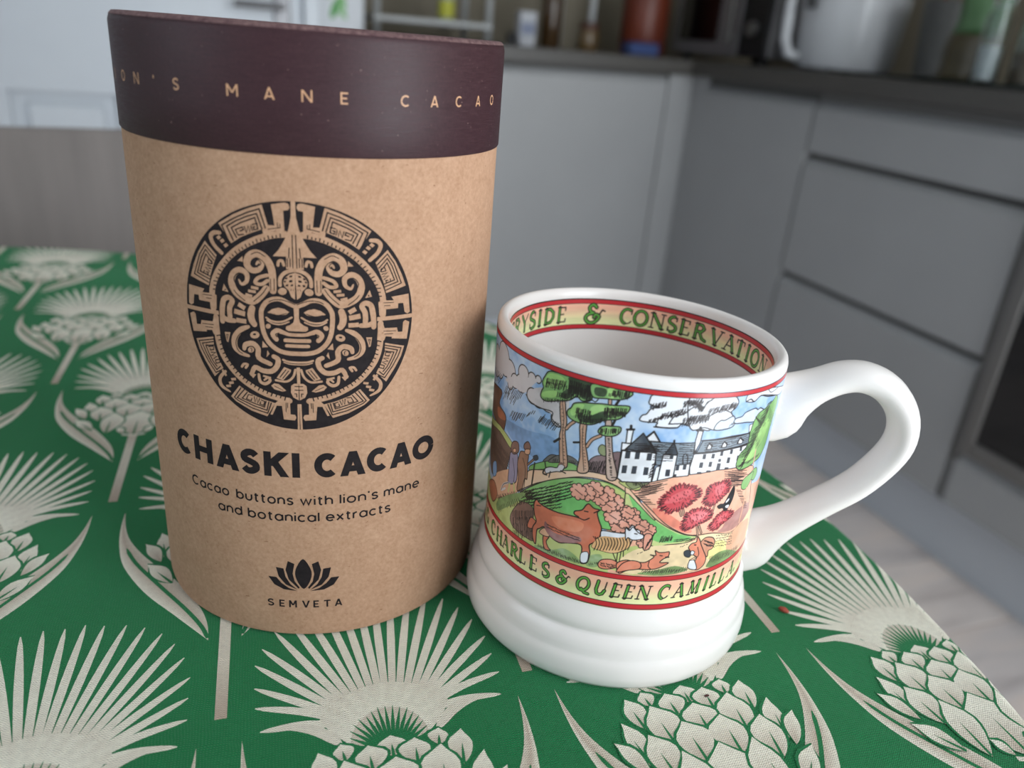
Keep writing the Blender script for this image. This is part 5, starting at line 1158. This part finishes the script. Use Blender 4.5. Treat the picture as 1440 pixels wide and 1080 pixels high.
('f','wall',10,0,10,[30,1440,44,1447,43,1359,24,1349]),
('f','wall',12,0,10,[48,1514,99,1516,98,1385,43,1359]),
('f','roofd',12,0,10,[78,1589,99,1524,95,1515,53,1517]),
('s','ink',20,0,0,[78,1599,79,1584]),
('f','wall',11,0,10,[98,1456,153,1464,155,1393,99,1385]),
('h','ink',8,5,8,[3,1569,68,1572,22,1570,4,1556]),
('h','ink',8,4,9,[93,1574,149,1575,113,1574,94,1561]),
('s','ink',11,1,0,[127,1462,121,1505,128,1524,139,1505,142,1467]),
('f','wall',12,0,10,[158,1659,177,1653,170,1585,165,1523,158,1524,159,1601]),
('s','ink',20,0,0,[153,1659,178,1654]),
('s','ink',30,0,0,[165,1675,166,1659]),
('f','roof',12,0,10,[169,1527,185,1598,246,1603,308,1608,404,1601,420,1531,321,1534,237,1528]),
('h','ink',8,7,6,[180,1583,385,1588,213,1586,182,1570]),
('s','ink',18,0,0,[166,1526,237,1527,322,1531,419,1534]),
('s','ink',16,0,0,[182,1599,404,1601]),
('f','wall',11,0,10,[161,1522,238,1523,322,1528,409,1527,390,1463,371,1399,276,1411,160,1399,155,1441]),
('f','wall',12,0,10,[160,1658,178,1654,176,1586,161,1525,156,1600]),
('f','wall',11,0,10,[209,1545,208,1567,214,1580,226,1562,225,1546]),
('s','ink',14,0,0,[206,1547,214,1582,229,1564]),
('f','wall',11,0,10,[273,1547,272,1569,279,1581,293,1562,291,1546]),
('s','ink',14,0,0,[269,1549,279,1583,295,1563]),
('f','wall',11,0,10,[351,1551,349,1573,357,1585,374,1563,372,1547]),
('s','ink',14,0,0,[346,1553,357,1587,378,1564]),
('f','wall',10,0,10,[393,1651,414,1655,412,1601,400,1605]),
('f','pane',5,0,0,[-82,1506,-67,1510,-67,1472,-82,1468]),
('f','pane',5,0,0,[-48,1511,-34,1515,-34,1476,-48,1473]),
('f','pane',5,0,0,[-7,1512,8,1515,8,1476,-7,1474]),
('f','pane',5,0,0,[-86,1423,-71,1427,-71,1384,-86,1380]),
('f','pane',5,0,0,[-51,1428,-37,1431,-37,1389,-52,1386]),
('f','pane',5,0,0,[-10,1430,4,1432,5,1390,-10,1387]),
('f','pane',5,0,0,[74,1515,84,1516,84,1494,74,1494]),
('f','pane',5,0,0,[68,1427,82,1428,83,1391,69,1390]),
('f','pane',5,0,0,[103,1459,113,1459,113,1427,103,1426]),
('f','pane',5,0,0,[129,1459,140,1459,140,1432,129,1432]),
('f','pane',5,0,0,[200,1515,209,1514,210,1490,200,1491]),
('f','pane',5,0,0,[192,1468,204,1467,204,1438,193,1439]),
('f','pane',5,0,0,[231,1465,242,1464,243,1439,232,1441]),
('f','pane',5,0,0,[189,1411,204,1410,206,1400,190,1401]),
('f','pane',5,0,0,[227,1416,243,1414,244,1405,228,1407]),
('f','pane',5,0,0,[101,1401,108,1401,109,1390,102,1390]),
('f','pane',5,0,0,[199,1516,210,1515,210,1490,199,1491]),
('f','pane',5,0,0,[236,1515,248,1513,248,1488,236,1490]),
('f','pane',5,0,0,[273,1524,284,1522,285,1497,273,1499]),
('f','pane',5,0,0,[319,1524,331,1521,331,1497,320,1500]),
('f','pane',5,0,0,[369,1526,380,1522,381,1500,370,1503]),
('f','pane',5,0,0,[192,1468,205,1467,205,1438,192,1439]),
('f','pane',5,0,0,[232,1468,243,1466,243,1438,232,1440]),
('f','pane',5,0,0,[270,1478,281,1476,281,1461,270,1464]),
('f','pane',5,0,0,[313,1478,326,1474,326,1443,313,1446]),
('f','pane',5,0,0,[269,1452,284,1449,284,1409,269,1412]),
('f','pane',5,0,0,[364,1475,380,1469,381,1441,364,1446]),
('f','pane',5,0,0,[189,1411,204,1409,204,1400,189,1402]),
('f','pane',5,0,0,[227,1415,243,1413,243,1405,227,1407]),
('f','pane',5,0,0,[310,1418,328,1413,328,1405,310,1410]),
('s','ink',12,0,0,[-99,1510,-99,1346]),
('s','ink',10,1,0,[-118,1342,-99,1346,-77,1327]),
('h','ink',9,9,2,[9,1382,18,1459,17,1390,11,1366]),
('f','leaf',12,1,10,[567,1769,544,1751,487,1724,437,1708,417,1665,409,1602,410,1524,376,1479,368,1414,397,1375,459,1372,499,1382,548,1393,587,1454,592,1546,607,1643,606,1718]),
('f','leafl',0,1,16,[531,1638,477,1611,455,1541,457,1483,414,1454,397,1426,462,1411,503,1474,548,1545,564,1606]),
('h','leafd',11,10,1,[438,1702,522,1614,425,1685,438,1702]),
('h','leafd',11,10,2,[410,1624,509,1506,395,1602,417,1594]),
('h','ink',11,16,1,[379,1410,537,1422,365,1394,379,1410]),
('h','leafd',16,6,1,[523,1709,606,1620,523,1644,523,1709]),
('h','ink',10,8,1,[415,1699,466,1648,430,1674,415,1699]),
('s','trunk',26,1,0,[486,1464,491,1410,498,1336]),
('f','leaf',8,1,10,[534,1329,488,1317,471,1302,536,1243,563,1276]),
('f','leaf',8,1,10,[496,1312,446,1299,435,1258,451,1227,484,1218,510,1266,518,1308]),
('s','skin',22,1,0,[484,1218,494,1079,491,984]),
('h','leafd',12,16,3,[527,1746,414,1454,489,1735,525,1753]),
('h','ink',11,26,2,[516,1729,403,1401,499,1715,522,1713]),
('h','ink',11,12,2,[458,1528,406,1389,452,1510,453,1547]),
('s','ink',26,1,0,[144,1194,159,1145]),
('s','trunk',12,1,0,[144,1194,159,1145]),
('s','ink',26,1,0,[157,1200,171,1147]),
('s','trunk',12,1,0,[157,1200,171,1147]),
('f','red',12,1,10,[69,1216,74,1252,96,1296,119,1329,150,1335,190,1318,214,1289,213,1260,183,1220,153,1193,114,1173,86,1187]),
('f','redl',0,1,16,[86,1224,111,1275,162,1309,185,1286,143,1238]),
('t','ink',10,0,0,[69,1216,74,1252,96,1296,119,1329,150,1335,190,1318,214,1289,213,1260,183,1220,153,1193,114,1173,86,1187]),
('s','ink',26,1,0,[300,1196,297,1144]),
('s','trunk',12,1,0,[300,1196,297,1144]),
('f','red',12,1,10,[243,1225,253,1267,253,1304,287,1325,334,1327,355,1298,354,1253,323,1219,292,1191,262,1202]),
('f','redl',0,1,16,[285,1304,330,1313,327,1262,301,1240]),
('t','ink',10,0,0,[243,1225,253,1267,253,1304,287,1325,334,1327,355,1298,354,1253,323,1219,292,1191,262,1202]),
('s','ink',26,1,0,[232,1085,248,1004]),
('s','trunk',12,1,0,[232,1085,248,1004]),
('s','ink',26,1,0,[245,1067,263,1016]),
('s','trunk',12,1,0,[245,1067,263,1016]),
('f','red',12,1,10,[172,1080,176,1124,186,1160,229,1180,274,1162,294,1126,279,1096,242,1082,209,1059,185,1055]),
('f','redl',0,1,16,[194,1137,241,1166,273,1136,229,1100]),
('t','ink',10,0,0,[172,1080,176,1124,186,1160,229,1180,274,1162,294,1126,279,1096,242,1082,209,1059,185,1055]),
('f','red',12,1,10,[298,1044,310,1078,329,1110,364,1128,413,1098,412,1068,373,1046,333,1016]),
('f','redl',0,1,16,[326,1057,344,1097,382,1104,370,1063]),
('t','ink',10,0,0,[298,1044,310,1078,329,1110,364,1128,413,1098,412,1068,373,1046,333,1016]),
('f','black',6,1,10,[386,1279,398,1244,397,1191,382,1143,361,1125,347,1150,328,1153,315,1172,329,1183,348,1180,361,1213,374,1253]),
('f','cloudw',0,1,10,[359,1191,373,1204,373,1189,361,1179]),
('f','cloudw',0,1,10,[362,1159,380,1160,379,1141,364,1147]),
('l','brack',9,1,10,[-231,1209,195,-200,1217,197,-171,1251,189,-150,1209,191,-126,1239,185,-117,1177,192,-93,1200,191,-94,1111,191,-63,1150,191,-45,1095,191,-27,1136,190,-67,1060,189,-4,1074,193]),
('l','brack',9,1,10,[-41,1148,151,-16,1109,151,18,1078,153,47,1051,153,11,1017,153,33,974,153]),
('f','brack',10,1,10,[32,1020,56,1029,64,992,58,938,37,929]),
('h','ink',10,10,1,[41,929,65,1007,47,972,41,929]),
('f','bush',8,1,10,[-520,791,-541,838,-516,923,-477,989,-431,1003,-410,972,-410,895,-396,794,-446,780]),
('h','ink',10,16,4,[-529,889,-417,976,-525,835,-525,848]),
('h','ink',10,14,1,[-546,898,-433,1018,-544,927,-546,898]),
('f','cow',10,1,10,[-436,859,-425,923,-407,928,-390,909,-413,860]),
('f','cow',13,1,10,[-410,1042,-403,1062,-390,1048,-358,1039,-305,1039,-256,1048,-218,1056,-236,1066,-235,1086,-209,1106,-196,1142,-185,1154,-166,1136,-144,1134,-151,1113,-140,1065,-128,1025,-130,971,-148,926,-164,900,-158,852,-164,787,-189,775,-189,838,-198,888,-247,874,-285,855,-328,874,-353,912,-374,889,-387,865,-386,778,-403,805,-408,872,-394,922,-406,960,-413,1009]),
('f','cow',11,1,10,[-353,857,-328,866,-338,828,-327,796,-316,784,-340,775,-352,810]),
('f','skin',9,1,10,[-375,865,-355,906,-335,893,-328,866,-354,856]),
('f','cowl',0,1,16,[-327,998,-254,1027,-197,1025,-211,966,-287,946]),
('f','cowd',0,1,22,[-351,952,-320,910,-274,908,-209,936,-201,902,-280,861,-328,874,-353,912]),
('f','cloudw',8,1,10,[-191,837,-165,853,-164,791,-188,780]),
('s','ink',12,1,0,[-232,1053,-213,1051,-195,1049,-178,1068]),
('s','ink',10,1,0,[-399,1023,-380,1032]),
('s','ink',14,1,0,[-199,1103,-186,1105]),
('s','ink',12,1,0,[-163,1108,-141,1135]),
('h','ink',8,22,2,[-350,937,-208,929,-339,936,-348,921]),
('h','ink',9,6,1,[-156,961,-129,964,-150,950,-156,961]),
('f','cloudw',11,1,10,[-126,1010,-81,1015,-29,1021,-22,1041,-41,1059,-28,1055,-21,1071,-12,1073,-6,1052,12,1047,16,1010,-8,987,-17,943,-36,909,-73,883,-131,887,-155,900,-129,964]),
('f','sheep',0,1,14,[-125,973,-61,986,-19,1004,-17,943,-36,913,-73,883,-131,887,-155,900]),
('s','ink',9,1,0,[-146,953,-138,922,-144,878]),
('s','ink',9,1,0,[-135,958,-127,927,-133,882]),
('s','ink',9,1,0,[-124,962,-116,931,-122,886]),
('s','ink',9,1,0,[-112,966,-104,935,-110,891]),
('s','ink',9,1,0,[-101,970,-93,939,-99,895]),
('s','ink',9,1,0,[-90,974,-82,942,-88,898]),
('s','ink',9,1,0,[-79,977,-71,946,-77,902]),
('s','ink',9,1,0,[-68,981,-60,949,-66,905]),
('s','ink',9,1,0,[-57,984,-49,952,-54,908]),
('s','ink',9,1,0,[-46,987,-38,954,-43,911]),
('s','ink',9,1,0,[-35,989,-26,957,-32,913]),
('s','ink',9,1,0,[-24,992,-15,959,-21,916]),
('s','ink',10,0,0,[-73,883,-55,830]),
('s','ink',10,0,0,[-56,888,-55,830]),
('s','ink',10,0,0,[-44,903,-45,837]),
('s','ink',10,0,0,[-36,909,-33,871]),
('f','cloudw',10,1,10,[-41,1052,-26,1040,-16,1065,-6,1052,9,1032,28,1019,26,996,-8,983,-27,995,-34,978]),
('s','ink',12,1,0,[-5,1025,4,1023]),
('f','fox',10,1,10,[-122,797,-109,829,-74,841,-50,824,-52,796,-86,774,-113,773]),
('h','ink',9,12,2,[-116,807,-58,810,-112,800,-115,793]),
('f','fox',11,1,10,[-54,819,-22,850,14,845,50,845,71,865,82,885,67,896,88,893,83,924,98,912,121,912,139,914,138,883,121,869,109,846,138,844,141,836,104,807,64,798,19,798,-15,781,-40,760]),
('f','fox',10,1,10,[-50,773,-33,824,-4,850,32,843,36,804,-7,786,-41,767]),
('s','ink',11,1,0,[104,893,114,889]),
('s','ink',9,1,0,[67,854,66,822,77,803]),
('s','ink',16,1,0,[129,880,141,879]),
('f','squir',11,1,10,[276,965,297,978,330,962,346,924,339,887,319,879,319,839,282,884,269,936]),
('h','ink',9,12,2,[282,963,335,928,295,944,285,942]),
('f','fox',11,1,10,[218,934,229,955,249,961,249,996,264,969,275,934,293,889,314,833,309,786,283,764,258,780,258,820,265,850,244,880,223,917]),
('f','cloudw',10,1,10,[236,843,256,837,276,774,254,774,232,796]),
('f','pane',9,1,10,[202,906,218,914,235,891,230,864,208,877]),
('f','cloudw',8,1,10,[235,906,250,894,245,876,233,883]),
('f','path',8,1,10,[233,843,264,859,255,841]),
('s','ink',9,1,0,[260,923,273,872,265,850]),
('s','ink',14,1,0,[243,943,249,940]),
('f','mauve',10,1,10,[-572,1242,-529,1258,-522,1187,-523,1085,-575,1039,-578,1125,-579,1196]),
('f','bush',10,1,10,[-575,1270,-562,1315,-530,1331,-521,1288,-534,1259,-560,1241]),
('s','ink',8,1,0,[-557,1212,-538,1135,-538,1073]),
('f','cow2',10,1,10,[-518,1251,-507,1293,-466,1301,-465,1247,-461,1150,-474,1141,-486,1061,-513,1040,-511,1124,-523,1197]),
('f','bush',10,1,10,[-492,1347,-472,1375,-457,1351,-463,1327,-490,1319]),
('f','skin',8,1,10,[-485,1318,-460,1335,-461,1304,-483,1293]),
('s','ink',26,1,0,[-464,1238,-438,1285,-424,1314]),
('s','cow2',12,1,0,[-464,1238,-438,1285,-428,1304]),
('s','ink',18,1,0,[-429,1272,-434,1129]),
('f','pane',6,1,10,[-440,1304,-421,1325,-414,1306,-430,1286]),
('f','skin',7,1,10,[-557,1273,-542,1284,-540,1263,-556,1254]),
('s','ink',8,1,0,[-494,1258,-475,1201,-473,1081]),
('s','ygreen',22,1,0,[-563,1043,-570,985]),
('s','ygreen',22,1,0,[-537,1064,-527,1014]),
('h','ink',13,20,2,[-659,868,-463,1068,-637,844,-660,881]),
('s','cloudg',24,1,0,[-575,1039,-611,1000,-627,949,-596,986]),
('s','ink',8,1,0,[-575,1039,-611,1000,-627,949]),
('h','ink',9,12,2,[-491,1067,-383,1103,-514,1034,-489,1044]),
('f','dgreen2',0,1,25,[-656,848,-557,975,-462,1058,-511,958,-571,877,-648,788]),
('h','ink',10,14,1,[-651,808,-495,1002,-638,783,-651,808]),
('f','cloudg',10,1,10,[-378,1270,-355,1294,-328,1305,-320,1329,-304,1337,-296,1327,-307,1293,-326,1282,-352,1261,-372,1244]),
('s','ink',18,1,0,[-381,1263,-385,1236,-368,1237]),
('s','ink',16,1,0,[-375,1277,-381,1307]),
('s','ink',12,1,0,[-353,1266,-357,1229]),
('s','ink',14,1,0,[-310,1296,-290,1292]),
('s','bush',20,1,0,[-320,1329,-311,1343,-300,1335])]
PX = 0.125; PH0, PH1 = -112.0, 75.0
RS = Raster(PH0 * DEG, PH1 * DEG, 26.2, 93.6, PX)
RS.im[:] = PAL['sky']; sky = RS.nz[..., None]; RS.im += (np.array((226, 234, 246.)) - RS.im) * np.clip(sky * 1.6 + .12, 0, .8) + (np.array((104, 156, 218.)) - RS.im) * np.clip(-sky * 1.9, 0, .8)
rg = random.Random(11)
RS.fill([(-8, 20), (150, 20), (150, 57), (44, 60), (36, 62), (-2, 61), (-8, 57)], PAL['orange'], 14)
RS.fill([(46, 40), (70, 40), (70, 68), (52, 68)], PAL['rosebr'], 14)
RS.fill([(-150, 20), (-6, 20), (-6, 50), (-40, 50), (-50, 46), (-150, 46)], PAL['ygreen'], 14)
SC = 0.0262
def cvp(o): return [(o[k] * 0.1 * DEG, o[k + 1] * 0.05) for k in range(0, len(o), 2)]
def blob(x, y_, r, n=12): return [(x + r * math.cos(2 * math.pi * k / n), y_ + r * math.sin(2 * math.pi * k / n)) for k in range(n)]
for op, col, ink, q1, q2, dat in OPS:
    c_ = PAL[col]
    if op == 'f':
        P = cvp(dat); P = catmull(P, 4, True) if q1 else P; RS.fill(P, c_, q2)
        if ink: RS.stroke(P + [P[0]], ink * SC, INK)
    elif op == 's':
        P = cvp(dat); RS.stroke(catmull(P, 4) if q1 else P, ink * SC, c_)
    elif op == 'h':
        p0, p1, pd, pr = cvp(dat); ux, uy = pd[0] - p0[0], pd[1] - p0[1]; rx, ry = pr[0] - p0[0], pr[1] - p0[1]; j = 0.16
        for r_ in range(q2):
            for k in range(q1):
                f_ = (k + .5) / q1; x = p0[0] + (p1[0] - p0[0]) * f_ + rx * r_ + rg.uniform(-j, j); y_ = p0[1] + (p1[1] - p0[1]) * f_ + ry * r_ + rg.uniform(-j, j); l_ = rg.uniform(.6, 1.1); RS.stroke([(x, y_), (x + ux * l_, y_ + uy * l_)], ink * 0.021, c_)
    elif op in 'cl':
        Cs = [(dat[k] * .1 * DEG, dat[k + 1] * .05, dat[k + 2] / 100) for k in range(0, len(dat), 3)]
        if op == 'c':
            for x, y_, r_ in Cs: RS.stroke(blob(x, y_, r_, 18) + [(x + r_, y_)], ink * 2 * SC, INK)
            for x, y_, r_ in Cs: RS.fill(blob(x, y_, r_, 18), c_, q2)
        else:
            for i_, (x, y_, r_) in list(enumerate(Cs))[::-1]:
                for k in range(8):
                    a_ = k * math.pi / 4 + i_; P = catmull(blob(x + r_ * .9 * math.cos(a_), y_ + r_ * .9 * math.sin(a_), r_ * .42, 8), 2, True); RS.fill(P, c_, q2); RS.stroke(P + [P[0]], ink * SC, INK)
                RS.fill(blob(x, y_, r_ * .95), c_, q2 + 6); RS.stroke([(x - r_ * .5, y_ + r_ * .2), (x + r_ * .6, y_ - r_ * .35)], 8 * SC, INK)
    elif op == 't':
        P = cvp(dat); cx, cy = sum(p[0] for p in P) / len(P), sum(p[1] for p in P) / len(P)
        P = catmull(P, 3, True)
        for k in range(len(P) * 2):
            a_, b_ = P[k % len(P)], P[(k + 1) % len(P)]; f_ = rg.random(); x, y_ = a_[0] + (b_[0] - a_[0]) * f_, a_[1] + (b_[1] - a_[1]) * f_; q_ = rg.uniform(.10, .2)
            T_ = [(x - .3, y_ - .1), (x + (x - cx) * q_, y_ + (y_ - cy) * q_), (x + .3, y_ + .1)]; RS.stroke(T_, .42, PAL['red']); RS.stroke(T_, .16, INK)
        for k in range(len(P)):
            a_, b_ = P[k % len(P)], P[(k + 1) % len(P)]; f_ = rg.random(); x, y_ = a_[0] + (b_[0] - a_[0]) * f_, a_[1] + (b_[1] - a_[1]) * f_
            RS.stroke([(x + (x - cx) * .06, y_ + (y_ - cy) * .06), (x - (x - cx) * .2 + rg.uniform(-.2, .2), y_ - (y_ - cy) * .2)], 9 * SC, INK)
        wx, wy = max(p[0] for p in P) - min(p[0] for p in P), max(p[1] for p in P) - min(p[1] for p in P)
        for k in range(30):
            x, y_ = cx + (rg.random() - .5) * wx * .7, cy + (rg.random() - .5) * wy * .6; RS.stroke([(x, y_), (x + .25, y_ - .4)], 8 * SC, PAL['redd'])
band(RS, 26.4, 37.0, 0, 0); hline(RS, 26.35, 28.15); hline(RS, 35.9, 37.65); hline(RS, 91.9, 93.5)
for ch, ph in (('K', -99), ('I', -92.5), ('N', -85.5), ('G', -77.0), ('C', -67.5), ('H', -61.0), ('A', -55.6), ('R', -49.6), ('L', -44.6), ('E', -38.6), ('S', -32.6), ('&', -24.8), ('Q', -16.6), ('U', -9.8), ('E', -3.8), ('E', 1.2), ('N', 6.8), ('C', 15.0), ('A', 21.6), ('M', 28.6), ('I', 34.6), ('L', 39.4), ('L', 45.0), ('A', 51.8), ('.', 56.2)):
    serif(RS, ch, ph * DEG, 29.9, 4.4, -0.02 if ph < -28 else 0.16, 0.9)
for ph in (62.0, 64.0, 66.0, 63, 65): RS.fill(blob(ph * DEG, 31.5 + 1.6 * math.sin(ph * 3), .7), np.array((206, 186, 72.)), 10)
def srgb2lin(a):
    a = np.clip(a / 255.0, 0, 1); return np.where(a <= 0.04045, a / 12.92, ((a + 0.055) / 1.055) ** 2.4)
def paint_mesh(name, cols_deg, Z, img, radf, sign, parent, m):
    """grid mesh following the pottery wall, carrying the painted colours"""
    th = np.radians(cols_deg)[None, :]; Zm = (Z / 1000)[:, None]; r = radf(Zm)
    x = r * np.sin(th); y_ = -r * np.cos(th) * sign; z = Zm * (1 + (TXS * x + TYS * y_) / 0.0945)
    co = np.stack([x, y_, np.broadcast_to(z, x.shape)], -1).reshape(-1, 3).astype(np.float32); h_, w_ = x.shape
    idx = np.arange(h_ * w_).reshape(h_, w_); q = np.stack([idx[:-1, :-1], idx[:-1, 1:], idx[1:, 1:], idx[1:, :-1]], -1).reshape(-1, 4)
    me = bpy.data.meshes.new(name); me.vertices.add(len(co)); me.vertices.foreach_set('co', co.ravel()); me.loops.add(q.size); me.loops.foreach_set('vertex_index', q.ravel().astype(np.int32)); me.polygons.add(len(q)); me.polygons.foreach_set('loop_start', np.arange(0, q.size, 4, dtype=np.int32)); me.update(calc_edges=True)
    at = me.color_attributes.new('paint', 'FLOAT_COLOR', 'POINT'); c4 = np.ones((len(co), 4), np.float32); c4[:, :3] = srgb2lin(img).reshape(-1, 3); at.data.foreach_set('color', c4.ravel())
    return link(name, me, m, parent, True)
pz_, pr_ = np.array([p[1] for p in prof[22:32]]), np.array([p[0] for p in prof[22:32]])
outr = lambda z: np.interp(z, pz_, pr_) + 0.00008
xs = np.arange(RS.w); degs = RS.X / DEG
coarse = np.arange(-262.0, PH0, 3.0); img = np.concatenate([RS.im[:, np.clip(((-2 * 0 + (PH0 + (PH0 - coarse)) - PH0) / (PH1 - PH0) * (RS.w - 1)).astype(int), 0, RS.w - 1)], RS.im], axis=1)
o = paint_mesh('painted_scene', np.concatenate([coarse, degs]), RS.Y, img, outr, 1, mugo, M['paint']); o['label'] = 'painted countryside with castle, pines, cow, sheep, fox and lettered band'
# inside lettered band
DI = 38.55 * math.pi / 180; RI = Raster(-118 * DI, 118 * DI, 82.4, 93.4, 0.125)
band(RI, 82.6, 93.2, 0, 0); hline(RI, 82.5, 84.2); hline(RI, 91.5, 93.2)
for ch, ph in (('C', -109), ('O', -101.5), ('U', -93.5), ('N', -85.5), ('T', -78.5), ('R', -71.0), ('Y', -62.5), ('S', -55.4), ('I', -49.6), ('D', -42.6), ('E', -34.6), ('&', -15.6), ('C', 1.0), ('O', 8.6), ('N', 17.0), ('S', 24.8), ('E', 31.6), ('R', 39.6), ('V', 49.2), ('A', 57.8), ('T', 65.0), ('I', 71.2), ('O', 78.0), ('N', 87.0)):
    serif(RI, ch, ph * DI, 85.2 if ch != '&' else 84.7, 5.3 if ch != '&' else 6.5, 0.05, 1.0 if ch != '&' else 1.15, 0.92)
inr = lambda z: np.interp(z, [0.06, 0.08, 0.09, 0.0938], [0.0383, 0.0385, 0.0388, 0.0390]) - 0.00008
paint_mesh('painted_inner_band', RI.X / DI, RI.Y, RI.im, inr, -1, mugo, M['paint'])['label'] = 'lettered band inside the rim reading COUNTRYSIDE & CONSERVATION'

# ------------------------------------------------------------------ crumbs on the cloth
def crumb(loc, r, rz, m, label):
    bm = bmesh.new(); bmesh.ops.create_icosphere(bm, subdivisions=2, radius=1.0); q = random.Random(int(loc[0] * 1e5))
    for v in bm.verts: v.co *= q.uniform(0.8, 1.1); v.co = Vector((v.co.x * r[0], v.co.y * r[1], v.co.z * r[2]))
    me = bpy.data.meshes.new('crumb'); bm.to_mesh(me); bm.free(); o = link('crumb', me, m, None, True); o.location = loc; o.rotation_euler = (0, 0, rz); return tag(o, label, 'crumb')
crumb((0.0986, 0.2186, 0.0011), (0.0019, 0.0009, 0.0010), R(-35), mottled('brick_red_crumb', (150, 62, 48), (176, 84, 66), 900, 0.7), 'brick-red crumb on the cloth beside the thistle to the right of the mug')
crumb((0.0643, 0.1769, 0.0005), (0.0009, 0.0004, 0.0004), R(20), mat('dark_crumb', (70, 34, 30), 0.8), 'tiny dark crumb on the cloth just in front of the mug')
